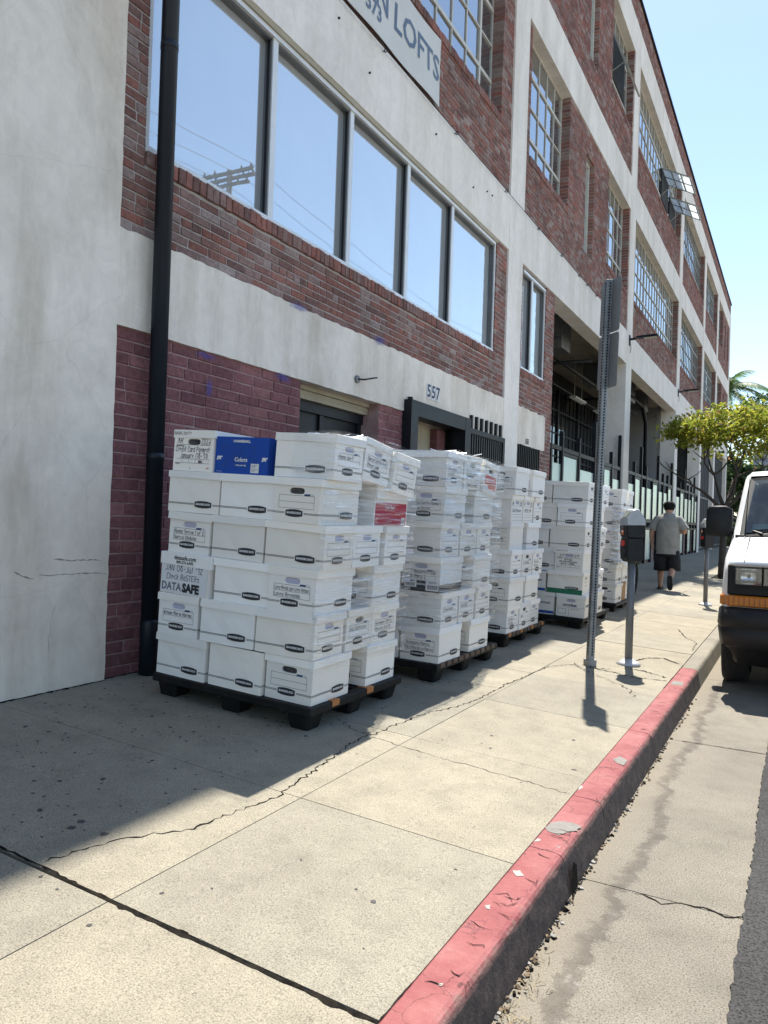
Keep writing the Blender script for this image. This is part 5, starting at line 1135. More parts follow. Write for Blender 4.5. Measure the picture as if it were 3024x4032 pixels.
ST = [(.10, .93, .62, .80, 1.02, .90, 1.12, 1.15), (.16, .965, .50, .84, 1.05, .93, 1.15, 1.18), (.30, .985, .42, .87, 1.08, .945, 1.19, 1.225), (.42, .99, 0, .89, 1.11, .95, 1.22, 1.25), (.50, .995, 0, .90, 1.13, .95, 1.24, 1.27), (.62, 1.0, 0, .92, 1.16, .95, 1.27, 1.30), (.80, 1.0, 0, .94, 1.19, .95, 1.31, 1.345), (.95, 1.0, 0, .95, 1.22, .945, 1.345, 1.385),
      (1.10, 1.0, 0, .95, 1.25, .935, 1.49, 1.545), (1.25, 1.0, 0, .95, 1.27, .92, 1.65, 1.71), (1.40, 1.0, 0, .95, 1.28, .905, 1.81, 1.88), (1.52, 1.0, 0, .95, 1.29, .89, 1.93, 2.00), (1.70, 1.0, 0, .95, 1.30, .885, 1.98, 2.06), (2.2, 1.0, .38, .95, 1.32, .885, 2.0, 2.09), (3.75, 1.0, .38, .95, 1.32, .885, 2.0, 2.10), (3.9, 1.0, 0, .95, 1.32, .885, 2.0, 2.10), (4.05, 1.0, 0, .95, 1.32, .885, 2.0, 2.10), (4.3, 1.0, 0, .95, 1.32, .885, 2.0, 2.10), (4.55, 1.0, 0, .95, 1.32, .885, 2.0, 2.10), (4.75, 1.0, .38, .95, 1.32, .885, 2.0, 2.10), (5.5, .99, .40, .95, 1.32, .88, 1.99, 2.08), (5.58, .95, .45, .95, 1.3, .85, 1.95, 2.03)]
m = MB(); rings = []
for (Y, hw, zb, zm, zs, tw, zt, zc) in ST:
    if zb == 0: zb = max(arch(Y, .80), arch(Y, 4.3))
    zb2 = min(zb + .12, zm - .01); zb2 = max(zb2, zb + .005)
    half = [(hw - .05, zb), (hw, zb2), (hw, max(zm, zb2 + .01)), (hw - .012, zs), (tw, zt), (tw - .05, zt + (zc - zt) * .55), (tw * .55, zc - .008), (0, zc)]
    rings.append([(-x, Y, z) for x, z in half] + [(x, Y, z) for x, z in half[-2::-1]])
m.loft(rings, 0, True, True); keep = [q for q in range(len(m.f)) if not (7 <= q // 15 <= 10 and 5 <= q % 15 <= 8)]; m.f = [m.f[q] for q in keep]; m.m = [m.m[q] for q in keep]; m.build('body', VANW, van, True, local=True)
# windscreen laid on the sloping front of the cab
m = MB(); lo = [(-.86, .985, 1.375), (-.5, .955, 1.405), (0, .945, 1.415), (.5, .955, 1.405), (.86, .985, 1.375)]; hi = [(-.80, 1.49, 1.905), (-.45, 1.49, 1.955), (0, 1.49, 1.97), (.45, 1.49, 1.955), (.80, 1.49, 1.905)]
off = Vector((0, -.03, .024)); A = [Vector(p) + off * .6 for p in lo]; B = [Vector(p) + off * .6 for p in hi]
m.add(A + B, [(i, i + 1, 5 + i + 1, 5 + i) for i in range(4)]); ws = m.build('windscreen', VGLASS, van, True, local=True)
m = MB(); fr = [Vector(p) + off * .35 for p in ((-.91, .975, 1.36), (-.5, .925, 1.39), (0, .915, 1.40), (.5, .925, 1.39), (.91, .975, 1.36), (.84, 1.515, 1.935), (.45, 1.515, 1.985), (0, 1.515, 2.0), (-.45, 1.515, 1.985), (-.84, 1.515, 1.935))]
inn = [Vector(p) + off * .35 for p in ((-.83, 1.0, 1.40), (-.5, .975, 1.43), (0, .965, 1.44), (.5, .975, 1.43), (.83, 1.0, 1.40), (.765, 1.47, 1.88), (.45, 1.47, 1.93), (0, 1.47, 1.945), (-.45, 1.47, 1.93), (-.765, 1.47, 1.88))]
m.add(fr + inn, [(i, (i + 1) % 10, 10 + (i + 1) % 10, 10 + i) for i in range(10)]); m.build('windscreen_surround', VBLACK, ws, local=True)
m = MB(); m.box(-.9, .9, 2.3, 2.32, .5, 1.97); m.box(-.93, -.86, 1.05, 2.3, .5, 1.3); m.box(.86, .93, 1.05, 2.3, .5, 1.3); m.box(-.86, .86, 1.45, 2.3, .5, .55); m.box(-.84, .84, 1.6, 2.3, 1.95, 1.965); m.build('cab_interior', VDARK, van, local=True)
m = MB(); m.add([(-.88, .93, 1.345), (.88, .93, 1.345), (.88, 1.3, 1.40), (-.88, 1.3, 1.40), (.88, 1.36, 1.2), (-.88, 1.36, 1.2)], [(0, 1, 2, 3), (3, 2, 4, 5)]); m.build('dashboard', pm('dash_grey', (.09, .1, .1), (.13, .14, .14), 5, .7), van, local=True)
for s in (-.45, .45): m = MB(); m.bbox(s - .25, s + .25, 1.75, 1.9, .6, 1.55, .05); m.bbox(s - .13, s + .13, 1.78, 1.88, 1.56, 1.75, .04); m.build('seat', VDARK, van, True, local=True)
m = MB(); q = [Vector((-.80, 1.06, 1.385)), Vector((-.58, 1.03, 1.385)), Vector((-.59, 1.10, 1.49)), Vector((-.79, 1.13, 1.48))]; m.poly(q); m.build('dashboard_card', CARD, van, local=True)
m = MB(); q = [Vector((-.57, 1.05, 1.39)), Vector((-.30, 1.05, 1.39)), Vector((-.46, 1.15, 1.52))]; m.poly(q); m.build('dashboard_paper', LABELP, van, local=True)
m = MB(); m.tube([(-.78, .955, 1.415), (-.4, .93, 1.45), (-.1, .925, 1.452)], .009, 6); m.tube([(-.78, .955, 1.41), (-.7, .90, 1.385)], .012, 6); m.build('wiper', VBLACK, van, local=True)
m = MB(); m.bbox(-.93, .93, .885, .95, 1.345, 1.372, .006); m.build('cowl', VBLACK, van, local=True)
# hood shut line and antenna
for s in (-1, 1):
    m = MB(); m.tube([(s * .80, .105, 1.137), (s * .80, .16, 1.168), (s * .80, .5, 1.256), (s * .80, .93, 1.368)], .006, 5); m.build('hood_gap', VBLACK, van, local=True)
m = MB(); m.tube([(-.84, .80, 1.32), (-.845, .86, 1.36), (-.83, .95, 1.75), (-.82, 1.0, 2.0)], [.014, .006, .0035, .002], 6); m.build('antenna', VBLACK, van, local=True)
# nose: grille bar, lamps, signals, bumper
m = MB(); m.bbox(-.925, .925, .06, .115, .86, 1.125, .012); nose = m.build('grille_panel', VBLACK, van, local=True)
m = MB()
for z in (.90, .945, .99, 1.035, 1.08): m.box(-.42, .42, .045, .062, z, z + .018)
m.build('grille_bars', VBLACK, nose, local=True)
for s in (-1, 1):
    for x0, x1 in ((.66, .86), (.45, .645)):
        a, b = (s * x0, s * x1) if s > 0 else (s * x1, s * x0)
        m = MB(); m.box(a - .008, b + .008, .056, .0595, .947, 1.108); l = m.build('headlight', VBLACK, van, local=True)
        r_ = MB()
        for q in ((a - .012, a, .945, 1.11), (b, b + .012, .945, 1.11), (a, b, .945, .957), (a, b, 1.098, 1.11)): r_.box(q[0], q[1], .018, .058, q[2], q[3])
        r_.build('bezel', VBLACK, l, local=True)
        c = (a + b) / 2; bw = (b - a) * .46; r_ = MB(); r_.loft([[(c + bw * e * math.copysign(abs(math.cos(t)) ** .6, math.cos(t)), y_, 1.0275 + .066 * e * math.copysign(abs(math.sin(t)) ** .6, math.sin(t))) for t in (2 * math.pi * k / 24 for k in range(24))] for e, y_ in ((1, .024), (.8, .040), (.5, .050), (.2, .0545), (.05, .055))], 0, False); r_.build('reflector', CHROME, l, True, local=True)
        r_ = MB(); r_.tube([(c, .054, 1.028), (c, .034, 1.028)], [.016, .013], 10); r_.build('bulb', AMBERD if x0 < .6 else VBLACK, l, True, local=True)
        r_ = MB(); r_.box(a, b, .019, .0215, .957, 1.098); r_.build('lens', LENS, l, local=True)
        for i in range(7): xx = a + (b - a) * (i + .5) / 7; r_ = MB(); r_.box(xx - .002, xx + .002, .022, .0245, .96, 1.095); r_.build('lens_flute', LENS, l, local=True)
    a, b = (s * .45, s * .93) if s > 0 else (s * .93, s * .45)
    m = MB(); m.bbox(a, b, .045, .115, .765, .858, .01); l = m.build('turn_signal', AMBER, van, local=True)
    for i in range(12): r_ = MB(); xx = a + (b - a) * (i + .5) / 12; r_.box(xx - .004, xx + .004, .042, .046, .775, .848); r_.build('lens_rib', AMBERD, l, local=True)
    a, b = (.925, .985) if s > 0 else (-.985, -.925)
    m = MB(); m.bbox(a, b, .11, .22, .77, .855, .008); m.build('side_marker', AMBER, van, local=True)
m = MB(); m.bbox(-.44, .44, .055, .115, .765, .858, .008); m.build('lower_grille', VBLACK, van, local=True)
def bump_ring(z, ext, hw): return [(-hw, .34, z), (-hw - .012, .2, z), (-hw + .03, .085 - ext, z), (-hw + .14, .03 - ext, z), (-.4, .0 - ext, z), (.4, .0 - ext, z), (hw - .14, .03 - ext, z), (hw - .03, .085 - ext, z), (hw + .012, .2, z), (hw, .34, z)]
m = MB(); m.loft([bump_ring(.755, -.02, .955), bump_ring(.735, .03, .985), bump_ring(.60, .05, .995), bump_ring(.585, .02, .985), bump_ring(.565, .04, .99), bump_ring(.43, .02, .97), bump_ring(.415, -.01, .93), bump_ring(.27, -.06, .85), bump_ring(.26, -.10, .83)], 0, True); m.build('bumper', VGREY, van, True, local=True)
m = MB(); m.box(-.93, .93, .2, 5.3, .3, .42); m.box(-.7, .7, .5, 1.2, .2, .6); m.build('underbody', VDARK, van, local=True)
def wheel(x, y, s):
    r, w = .365, .23; q = [(w * .5, r * .80), (w * .5, r * .93), (w * .42, r * .99), (w * .2, r), (-w * .2, r), (-w * .42, r * .99), (-w * .5, r * .93), (-w * .5, r * .60), (-w * .42, r * .58)]
    m = MB(); n = 36; rings = [[(x + a, y + b * math.cos(t), r + b * math.sin(t)) for a, b in q] for t in (2 * math.pi * i / n for i in range(n + 1))]
    m.loft(rings, 0, False, False); 
    for cx in (-.055, 0, .055): pass
    o = m.build('wheel', RUBBER, van, True, local=True)
    m = MB(); fx = x + s * w * .36; m.tube([(fx, y, r), (fx - s * .02, y, r)], [r * .6, r * .62], 24); m.tube([(fx + s * .03, y, r), (fx, y, r)], [r * .2, r * .3], 16); m.build('rim', RIM, o, local=True)
for y in (.80, 4.3):
    for s in (-1, 1): wheel(s * .875, y, s)
# mirrors, side windows, doors
for s in (-1, 1):
    M = Matrix.Translation((s * 1.085, 1.12, 1.50)); m = MB()
    q = lambda y, e: [(M @ Vector((s * x * (1 - e), y, z * (1 - e)))) for x, z in ((-.10, -.15), (.09, -.155), (.125, -.12), (.125, .10), (.10, .145), (-.05, .15), (-.11, .12), (-.115, -.11))]
    m.loft([q(-.07, .12), q(-.055, .0), q(.05, .0), q(.055, .06)]); o = m.build('mirror', VBLACK, van, True, local=True)
    m = MB(); m.tube([(s * 1.04, 1.12, 1.42), (s * .93, 1.18, 1.40)], .04, 8); m.tube([(s * 1.06, 1.12, 1.56), (s * .93, 1.25, 1.50)], .022, 8); m.build('mirror_arm', VBLACK, o, True, local=True)
    m = MB(); x = lambda z: s * (.955 - (z - 1.3) * .115 + .012)
    m.poly([(x(1.34), 1.22, 1.34), (x(1.34), 2.15, 1.34), (x(1.86), 2.15, 1.86), (x(1.86), 1.62, 1.86)]); m.build('side_window', GLASS_DARK, van, local=True)
    for Y in (1.2, 2.25): m = MB(); m.box(s * 1.0025 - .003, s * 1.0025 + .003, Y - .004, Y + .004, .85, 1.25); m.build('door_gap', VBLACK, van, local=True)
    m = MB(); m.bbox(s * 1.01 - .012, s * 1.01 + .012, 2.0, 2.14, 1.13, 1.17, .004); m.build('door_handle', VBLACK, van, local=True)

# ------------------------------------------------------------------ man walking away
SKIN = pm('skin', (.38, .215, .145), (.44, .255, .175), 12, .55); HAIR = pm('black_hair', (.005, .0045, .0045), (.011, .01, .009), 40, .7, spec=.2, bmp=(120, .8, .01)); TEE = pm('grey_tshirt', (.24, .235, .21), (.31, .3, .27), 7, .95, bmp=(9, .9, .05)); SHORTS = pm('black_shorts', (.006, .007, .010), (.012, .013, .017), 10, .9, bmp=(12, .6, .03)); SHOE = pm('black_sole', (.014, .013, .014), (.03, .028, .028), 30, .8)
px, py = -2.16, 15.2
man = thing('person', 'man walking away in grey t-shirt, black shorts and black slides', 'person', (px, py, gz(px)))
J = {'pel': (0, 0, .88, .15), 'sp': (0, .0, 1.06, .145), 'ch': (0, .01, 1.27, .13), 'nk0': (0, .02, 1.42, .066), 'nk': (0, .045, 1.47, .062), 'hd': (0, .065, 1.55, .088), 'hd2': (0, .075, 1.60, .092), 'hd3': (0, .07, 1.64, .06), 'nose': (0, .175, 1.555, .012),
     'earL': (-.094, .065, 1.56, .016), 'earR': (.094, .065, 1.56, .016),
     'lh': (-.10, 0, .80, .11), 'lt': (-.105, .04, .6, .09), 'lk': (-.11, .055, .45, .066), 'lc': (-.115, .03, .30, .062), 'la': (-.12, .03, .085, .04), 'lf': (-.125, .11, .05, .036), 'lto': (-.13, .18, .035, .028),
     'rh': (.10, 0, .80, .11), 'rt': (.105, .01, .6, .09), 'rk': (.11, .0, .45, .066), 'rc': (.105, -.14, .34, .064), 'ra': (.10, -.27, .23, .04), 'rf': (.10, -.255, .12, .036), 'rto': (.10, -.22, .055, .028),
     'ls': (-.18, .0, 1.33, .062), 'le': (-.29, -.01, 1.12, .05), 'lm': (-.30, .02, 1.0, .045), 'lw': (-.295, .06, .88, .03), 'lp': (-.295, .075, .82, .034),
     'rs': (.18, 0, 1.33, .062), 're': (.30, .0, 1.13, .05), 'rm': (.27, .12, 1.1, .043), 'rw': (.22, .22, 1.09, .03), 'rp': (.19, .28, 1.10, .034)}
E_ = ['pel sp', 'sp ch', 'ch nk0', 'nk0 nk', 'nk hd', 'hd hd2', 'hd2 hd3', 'hd nose', 'hd earL', 'hd earR', 'pel lh', 'lh lt', 'lt lk', 'lk lc', 'lc la', 'la lf', 'lf lto', 'pel rh', 'rh rt', 'rt rk', 'rk rc', 'rc ra', 'ra rf', 'rf rto', 'ch ls', 'ls le', 'le lm', 'lm lw', 'lw lp', 'ch rs', 'rs re', 're rm', 'rm rw', 'rw rp']
for s, p, d in (('l', (-.295, .075, .82), (0, .25, -1)), ('r', (.19, .28, 1.10), (-.5, .8, .1))):
    d = Vector(d).normalized(); side = d.cross(Vector((1, 0, 0) if s == 'l' else (0, 0, 1))).normalized()
    for i, (o_, ln) in enumerate(((-.027, .05), (-.009, .058), (.009, .055), (.027, .044), (.04, .03))):
        base = Vector(p) + side * o_; k1 = base + d * (.03 if i < 4 else .0); k2 = k1 + (d * .6 + Vector((.5, .4, 0) if s == 'l' else (0, 0, -.6))) * ln * .7; k3 = k2 + Vector((.7, .1, .35) if s == 'l' else (.1, -.3, -.6)) * ln * .6
        for q, (v, r_) in enumerate(((k1, .0095), (k2, .009), (k3, .008))): J['%sg%d%d' % (s, i, q)] = (*v, r_)
        E_ += ['%sp %sg%d0' % (s, s, i), '%sg%d0 %sg%d1' % (s, i, s, i), '%sg%d1 %sg%d2' % (s, i, s, i)]
names = list(J); me = bpy.data.meshes.new('body_src'); me.from_pydata([J[k][:3] for k in names], [tuple(names.index(q) for q in e.split()) for e in E_], [])
ob = bpy.data.objects.new('body_src', me); COL.objects.link(ob)
sk = ob.modifiers.new('skin', 'SKIN'); sk.use_smooth_shade = True
for i, k in enumerate(names): sv = me.skin_vertices[0].data[i]; sv.radius = (J[k][3], J[k][3]); sv.use_root = (k == 'pel')
ob.modifiers.new('sub', 'SUBSURF').levels = 2; dg = bpy.context.evaluated_depsgraph_get(); dg.update()
bm_ = bpy.data.meshes.new_from_object(ob.evaluated_get(dg)); bpy.data.objects.remove(ob); bm_.materials.clear(); bm_.materials.append(SKIN); bm_.name = 'body'; put('body', bm_, man, True)
def ell(cx, cy, z, rx, ry, n=28, wob=0, ph_=0): return [(cx + rx * math.cos(t) * (1 + wob * math.sin(5 * t + ph_)), cy + ry * math.sin(t) * (1 + wob * math.sin(7 * t + ph_)), z) for t in (2 * math.pi * i / n for i in range(n))]
m = MB(); m.loft([ell(0, .0, .685, .218, .165, 28, .035, 1), ell(0, 0, .70, .216, .163, 28, .035, 1), ell(0, 0, .82, .214, .165, 28, .02, 2), ell(0, 0, .98, .214, .17, 28, .015, 0), ell(0, .0, 1.12, .216, .166, 28, .008, 1), ell(0, .005, 1.24, .226, .158), ell(0, .01, 1.32, .224, .145), ell(0, .015, 1.375, .19, .125), ell(0, .02, 1.415, .13, .1), ell(0, .03, 1.452, .082, .08)], 0, False)
for s, e in ((-1, (-.285, -.008, 1.135)), (1, (.295, .0, 1.145))): m.tube([(s * .11, .01, 1.345), (s * .19, .005, 1.32), (s * .24, 0, 1.235), e], [.075, .088, .086, .09], 16, 0, False)
m.build('t_shirt', TEE, man, True, local=True)
m = MB(); m.loft([ell(0, 0, .90, .20, .15), ell(0, 0, .74, .215, .16), ell(0, 0, .64, .22, .155)], 0, True)
for s in (-1, 1): m.tube([(s * .10, 0, .74), (s * .112, .02, .55), (s * .118, .03 if s < 0 else .0, .37)], [.12, .125, .13], 20, 0, True, 1.05)
m.build('shorts', SHORTS, man, True, local=True)
m = MB(); m.loft([ell(0, .055, 1.515, .088, .075, 20), ell(0, .052, 1.55, .099, .098, 20), ell(0, .06, 1.60, .104, .108, 20, .02), ell(0, .062, 1.645, .094, .10, 20, .03), ell(0, .062, 1.675, .062, .068, 20, .05), ell(0, .062, 1.685, .02, .02, 20)], 0, True)
for i in range(90):
    t = RND.uniform(0, 6.28); z = RND.uniform(1.55, 1.66); rr = .098 if z < 1.62 else .085; a = Vector((rr * math.cos(t), .06 + rr * math.sin(t), z)); b = a + Vector((math.cos(t) * .012, math.sin(t) * .012, .018)); m.tube([a, b], [.008, .001], 4)
m.v = [(x, y if y < .13 or z > 1.6 else .13, z) for x, y, z in m.v]; m.build('hair', HAIR, man, True, local=True)
def shoe(M):
    o = [(-.045, -.08), (-.05, .02), (-.052, .1), (-.04, .17), (0, .195), (.04, .17), (.05, .1), (.045, .02), (.042, -.08), (0, -.1)]
    m = MB(); m.loft([[M @ Vector((x * .95, y, 0)) for x, y in o], [M @ Vector((x, y, .012)) for x, y in o], [M @ Vector((x, y, .03)) for x, y in o]]); m.add([M @ Vector(p) for p in ((-.05, .06, .03), (.05, .06, .03), (.045, .13, .03), (-.047, .13, .03), (-.036, .06, .085), (.036, .06, .085), (.032, .12, .07), (-.032, .12, .07))], [(0, 1, 5, 4), (1, 2, 6, 5), (2, 3, 7, 6), (3, 0, 4, 7), (4, 5, 6, 7)]); m.build('slide_shoe', SHOE, man, local=True)
shoe(Matrix.Translation((-.125, .06, .0)))
shoe(Matrix.Translation((.10, -.30, .15)) @ Matrix.Rotation(rad(-72), 4, 'X') @ Matrix.Translation((0, -.05, -.0)))

# ------------------------------------------------------------------ hire bicycle behind the far stack
LIME = pm('lime_green_paint', (.12, .42, .05), None, 1, .4)
bike = thing('hire_bicycle', 'lime green bicycle standing behind the farthest box stack', 'bicycle', (-2.42, 12.75, gz(-2.42)))
def hoop(x, y, z, r, t, n=28): return [(x, y + r * math.cos(a), z + r * math.sin(a)) for a in (2 * math.pi * i / n for i in range(n + 1))]
for y in (-.42, .55):
    m = MB(); m.tube(hoop(0, y, .33, .31, 0), .024, 8); w_ = m.build('wheel', RUBBER, bike, True, local=True)
    m = MB()
    for i in range(12): a = 2 * math.pi * i / 12; m.tube([(0, y, .33), (0, y + .3 * math.cos(a), .33 + .3 * math.sin(a))], .002, 3)
    m.build('spokes', GALV, w_, local=True)
    m = MB(); m.tube([(0, y + .345 * math.cos(a), .33 + .345 * math.sin(a)) for a in np.linspace(rad(20), rad(200), 14)], .018, 6); m.build('mudguard', LIME, bike, True, local=True)
m = MB(); m.tube([(0, -.42, .33), (0, -.36, .62), (0, -.33, .98)], .022, 8); m.tube([(0, -.36, .66), (0, -.1, .38), (0, .12, .33)], .035, 8); m.tube([(0, .12, .33), (0, .22, .85)], .026, 8); m.tube([(0, .12, .33), (0, .55, .33)], .018, 8); m.tube([(0, .2, .65), (0, .55, .33)], .014, 8); m.build('frame', LIME, bike, True, local=True)
m = MB(); m.tube([(-.28, -.22, 1.02), (-.12, -.32, 1.0), (.12, -.32, 1.0), (.28, -.22, 1.02)], .014, 8); m.build('handlebar', BLACKMETAL, bike, True, local=True)
m = MB(); m.bbox(-.07, .07, .1, .36, .86, .92, .02); m.build('saddle', VBLACK, bike, local=True)

# ------------------------------------------------------------------ trees
BARK = pm('dark_bark', (.045, .036, .03), (.1, .08, .065), 14, .95, stretch=(1, 1, .3), bmp=(30, 1, .02))
def mk_leaf(name, stops):
    m, nt, b = node_mat(name); b.inputs['Roughness'].default_value = .5; b.inputs['Specular IOR Level'].default_value = .35
    a = nt.nodes.new('ShaderNodeAttribute'); a.attribute_name = 'rnd'; r = ramp(nt, stops); nt.links.new(a.outputs['Fac'], r.inputs[0]); nt.links.new(r.outputs[0], b.inputs['Base Color'])
    tl = nt.nodes.new('ShaderNodeBsdfTranslucent'); nt.links.new(r.outputs[0], tl.inputs[0]); mx = nt.nodes.new('ShaderNodeMixShader'); mx.inputs[0].default_value = .55
    nt.links.new(b.outputs[0], mx.inputs[1]); nt.links.new(tl.outputs[0], mx.inputs[2]); nt.links.new(mx.outputs[0], nt.nodes['Material Output'].inputs[0]); return m
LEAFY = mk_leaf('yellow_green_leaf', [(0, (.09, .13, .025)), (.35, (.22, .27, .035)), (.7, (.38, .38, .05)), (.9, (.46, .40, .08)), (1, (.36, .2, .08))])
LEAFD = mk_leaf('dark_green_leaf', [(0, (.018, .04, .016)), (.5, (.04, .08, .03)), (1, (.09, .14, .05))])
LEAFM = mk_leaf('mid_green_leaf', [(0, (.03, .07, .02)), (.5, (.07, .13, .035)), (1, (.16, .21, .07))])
def leaf_mesh(name, pts, size, mat, r, droop=.5, ratio=.42):
    V, F, A = [], [], []
    for p in pts:
        d = Vector((r.gauss(0, 1), r.gauss(0, 1), r.gauss(-droop, .6))).normalized(); s = Vector((r.gauss(0, 1), r.gauss(0, 1), r.gauss(0, 1))).cross(d).normalized(); L = size * r.uniform(.6, 1.3); w = L * ratio * .5; n = d.cross(s) * L * .12
        k = len(V); p = Vector(p); V += [p, p + d * L * .5 + s * w + n, p + d * L, p + d * L * .5 - s * w + n]; F += [(k, k + 1, k + 2), (k, k + 2, k + 3)]; A += [min(1, max(0, r.gauss(.5, .24)))] * 4
    me = bpy.data.meshes.new(name); me.from_pydata([tuple(v) for v in V], [], F); me.materials.append(mat); set_rnd(me, A); return me
def clumps(r, centre, rad3, n, cr, per):
    out = []
    for i in range(n):
        while True:
            v = Vector((r.uniform(-1, 1), r.uniform(-1, 1), r.uniform(-1, 1)))
            if .25 < v.length < 1: break
        c = Vector(centre) + Vector((v.x * rad3[0], v.y * rad3[1], v.z * rad3[2])); k = r.uniform(.6, 1.3)
        for j in range(per): out.append(c + Vector((r.gauss(0, cr * k), r.gauss(0, cr * k), r.gauss(0, cr * k * .6))))
    return out
def grow(m, r, p, d, L, rad_, depth, tips):
    pts = [p]; q = p; dd = d
    for i in range(4): dd = (dd + Vector((r.gauss(0, .16), r.gauss(0, .16), r.gauss(.02, .08)))).normalized(); q = q + dd * L / 4; pts.append(q)
    m.tube(pts, [rad_ * (1 - .13 * i) for i in range(5)], 7 if depth > 1 else 5)
    if depth <= 0: tips.append(q); return
    for i in range(r.choice((2, 3))):
        nd = (dd + Vector((r.gauss(0, .55), r.gauss(0, .55), r.uniform(-.1, .35)))).normalized(); grow(m, r, q, nd, L * r.uniform(.62, .85), rad_ * .55, depth - 1, tips); tips.append(q)
r = random.Random(21); tx, ty = -1.64, 20.75
tree = thing('street_tree', 'small spreading street tree with yellow green leaves beside the building', 'tree', (tx, ty, .03))
m = MB(); m.tube([(tx, ty, -.05), (tx - .01, ty, .5), (tx + .0, ty, 1.2), (tx - .02, ty, 1.75)], [.11, .085, .08, .09], 10); tips = []
for d in ((-.35, .1, .9), (.15, -.2, .95), (.6, .1, .55), (.1, .5, .8), (-.5, -.3, .75)): grow(m, r, Vector((tx - .01, ty, 1.7)), Vector(d).normalized(), 1.0, .055, 2, tips)
m.build('trunk', BARK, tree, True)
pts = []
for t_ in tips:
    if t_.z > 3.15:
        for j in range(16): pts.append(t_ + Vector((r.gauss(0, .2), r.gauss(0, .25), r.gauss(.05, .13))))
pts += clumps(r, (tx + .25, ty, 3.85), (1.5, 1.6, .5), 70, .15, 50); pts += clumps(r, (tx - .75, ty - .2, 3.7), (.6, .8, .42), 28, .13, 42); pts += clumps(r, (tx + 1.1, ty, 3.65), (.9, 1.2, .6), 34, .15, 46)
put('crown', leaf_mesh('crown', pts, .135, LEAFY, r, .7, .48), tree)
def far_tree(name, label, x, y, h, rx, rz, mat, seed, n=70, size=.35, trunk=.18, group='trees beyond the building'):
    r = random.Random(seed); t = thing(name, label, 'tree', (x, y, -.2), group=group); m = MB(); tips = []
    m.tube([(x, y, -.3), (x + .05, y, h * .3), (x, y, h * .55)], [trunk, trunk * .8, trunk * .6], 7)
    for i in range(5): a = 2 * math.pi * i / 5; m.tube([(x, y, h * .45), (x + math.cos(a) * rx * .4, y + math.sin(a) * rx * .4, h * .7)], [trunk * .5, trunk * .2], 5)
    m.build('trunk', BARK, t, True); pts = clumps(r, (x, y, h - rz), (rx, rx, rz), n, rx * .16, 34); put('crown', leaf_mesh('crown', pts, size, mat, r, .2, .55), t)
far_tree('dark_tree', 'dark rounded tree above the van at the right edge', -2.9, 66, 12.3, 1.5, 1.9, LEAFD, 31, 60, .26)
far_tree('hedge_tree', 'shaded green tree behind the street tree trunk', -4.0, 56, 6.2, 1.7, 2.4, LEAFD, 32, 80)  # dark leaf colour carries the shade on this tree
far_tree('hedge_tree', 'sunlit green tree behind the van roof', -1.9, 57, 6.0, 1.9, 2.3, LEAFM, 33, 80)  # lighter leaf colour carries the sunlight on this tree
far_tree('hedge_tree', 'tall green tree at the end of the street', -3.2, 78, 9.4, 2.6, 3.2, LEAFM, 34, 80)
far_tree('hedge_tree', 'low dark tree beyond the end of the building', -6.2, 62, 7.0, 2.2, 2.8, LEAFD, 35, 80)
# low hedge and dark wall closing the pavement beyond the building
r = random.Random(40); pts = [Vector((r.uniform(-4.4, -.9), r.uniform(46, 49), r.uniform(0, 1.9))) for i in range(2600)]
hg = thing('hedge', 'dark hedge closing the pavement beyond the building', 'hedge', (-2.6, 52.5, 0)); m = MB(); m.box(-4.2, -1.1, 52.4, 54, -.2, 1.7); m.build('branches', BARK, hg)
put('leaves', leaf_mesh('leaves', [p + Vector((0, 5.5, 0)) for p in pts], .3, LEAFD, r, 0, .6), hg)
# palm
pm_x, pm_y, pz = -4.9, 60, 11.3
palm = thing('palm_tree', 'feathery palm showing past the corner of the building', 'tree', (pm_x, pm_y, -.2)); m = MB()
m.tube([(pm_x, pm_y, -.3), (pm_x + .1, pm_y, 5), (pm_x, pm_y, pz)], [.28, .2, .17], 10); m.build('trunk', BARK, palm, True)
r = random.Random(50)
for i in range(17):
    a = 2 * math.pi * i / 17 + r.uniform(-.15, .15); el = r.uniform(.1, 1.05); L = r.uniform(3.0, 3.9); d = Vector((math.cos(a), math.sin(a), 0)); P = []
    for k in range(12): s = k / 11; P.append(Vector((pm_x, pm_y, pz)) + d * L * s * math.cos(el * (1 - s * .4)) + Vector((0, 0, L * (math.sin(el) * s - .75 * s * s * (1.2 - el * .4)))))
    m = MB(); m.tube(P, [.035 * (1 - .85 * k / 11) for k in range(12)], 4, 0)
    for k in range(2, 60):
        s = k / 60; f = s * 11; i0 = min(10, int(f)); p = P[i0].lerp(P[i0 + 1], f - i0); tdir = (P[i0 + 1] - P[i0]).normalized(); sd = tdir.cross(Vector((0, 0, 1))).normalized(); ll = .75 * math.sin(math.pi * min(1, s * .85 + .12)) + .1
        for sg in (-1, 1): e = p + sd * sg * ll * .75 + tdir * ll * .5 + Vector((0, 0, -ll * .45 + r.uniform(-.08, .08))); w_ = tdir * .04; m.add([p - w_, p + w_, e], [(0, 1, 2)], 0)
    me = m.mesh('frond', LEAFM); set_rnd(me, [r.uniform(.1, .6)] * len(me.vertices)); put('frond', me, palm)
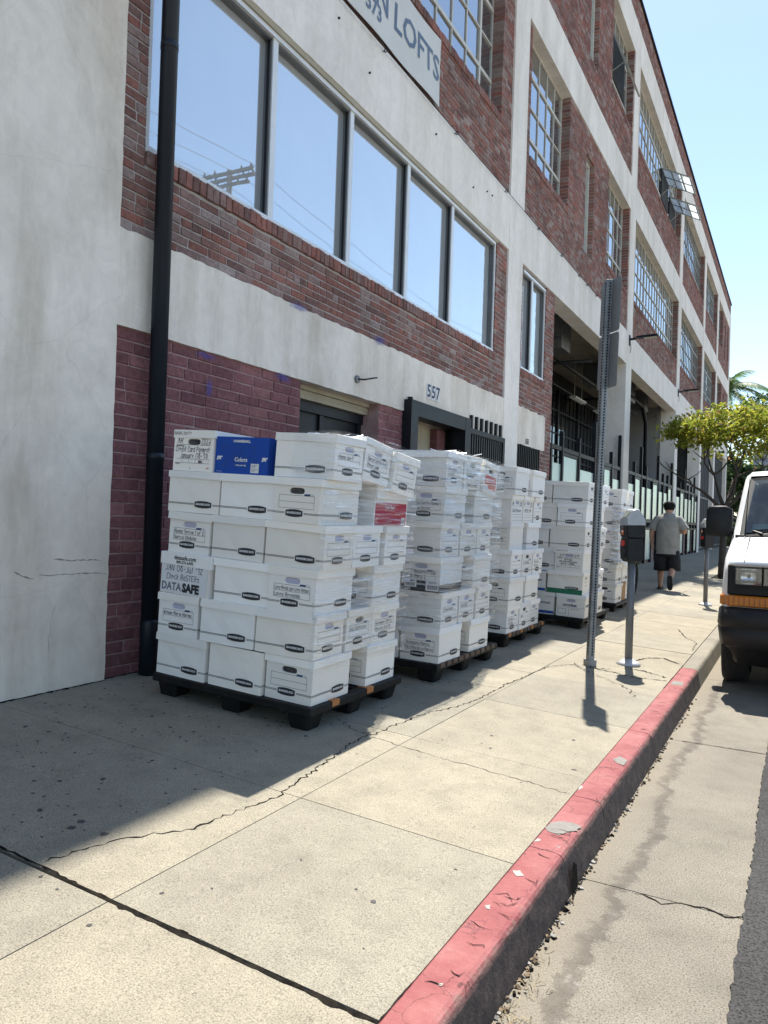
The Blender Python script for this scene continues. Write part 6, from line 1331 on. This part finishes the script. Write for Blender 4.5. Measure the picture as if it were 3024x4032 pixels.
# street sign on a pole
t = thing('street_sign', 'pale blank backed street sign on a pole above the van roof', 'sign', (-1.3, 36, -.15)); m = MB(); m.tube([(-1.3, 36, -.2), (-1.3, 36, 4.65)], .03, 8); m.build('pole', GALV, t, True)
m = MB(); m.box(-1.75, -1.0, 35.94, 35.96, 4.0, 4.6); o = m.build('sign_panel', pm('sign_pale_blue', (.36, .40, .47)), t); q = MB(); text_into(q, 'ANGEL', .16, Matrix(((1, 0, 0, -1.37), (0, 0, -1, 35.938), (0, 1, 0, 4.2), (0, 0, 0, 1))), 0); q.build('lettering', INK, t)
# utility pole across the street, mirrored in the big window
UX, UY, UZ = 12.6, 9.0, 9.9
ut = thing('utility_pole', 'timber utility pole with three crossarms mirrored in the big window', 'utility pole', (UX, UY, -.1)); WOOD = pm('pole_timber', (.07, .055, .045), (.12, .1, .085), 6, .9, stretch=(1, 1, .1))
ut.matrix_basis = Matrix.Translation((12.6, 23.9, -.1)); UX, UY = 12.6, 23.9
m = MB(); m.tube([(UX, UY, -.3), (UX, UY, 15.15)], [.17, .12], 12); m.build('pole', WOOD, ut, True)
for z, x0, x1 in ((15.0, 11.3, 13.95), (14.74, 11.2, 13.9), (14.48, 11.5, 13.8)):
    m = MB(); m.box(x0, x1, UY - .14, UY - .02, z - .06, z + .06); a = m.build('crossarm', WOOD, ut)
    for x in (x0 + .1, x0 + .6, x1 - .6, x1 - .1): m = MB(); m.tube([(x, UY - .08, z + .06), (x, UY - .08, z + .22)], [.045, .03], 8); m.build('insulator', BLACKMETAL, a, True)
for x, z, s in ((11.4, 15.2, .0), (12.0, 14.95, .1), (13.2, 14.95, .05), (13.85, 15.2, .1)):
    m = MB(); m.tube([(x, UY + d, z - 1.35 * math.sin(math.pi * min(1, abs(d) / 40)) - s) for d in (-40, -30, -20, -10, -4, 0, 4, 10, 20, 30, 40)], .012, 4); m.build('wire', BLACKMETAL, ut)
m = MB(); m.tube([(11.45, UY - .1, 15.1), (11.3, UY - .3, 14.9), (11.5, UY - .2, 14.5), (11.9, UY - .1, 14.4)], .015, 5); m.build('jumper', BLACKMETAL, ut, True)
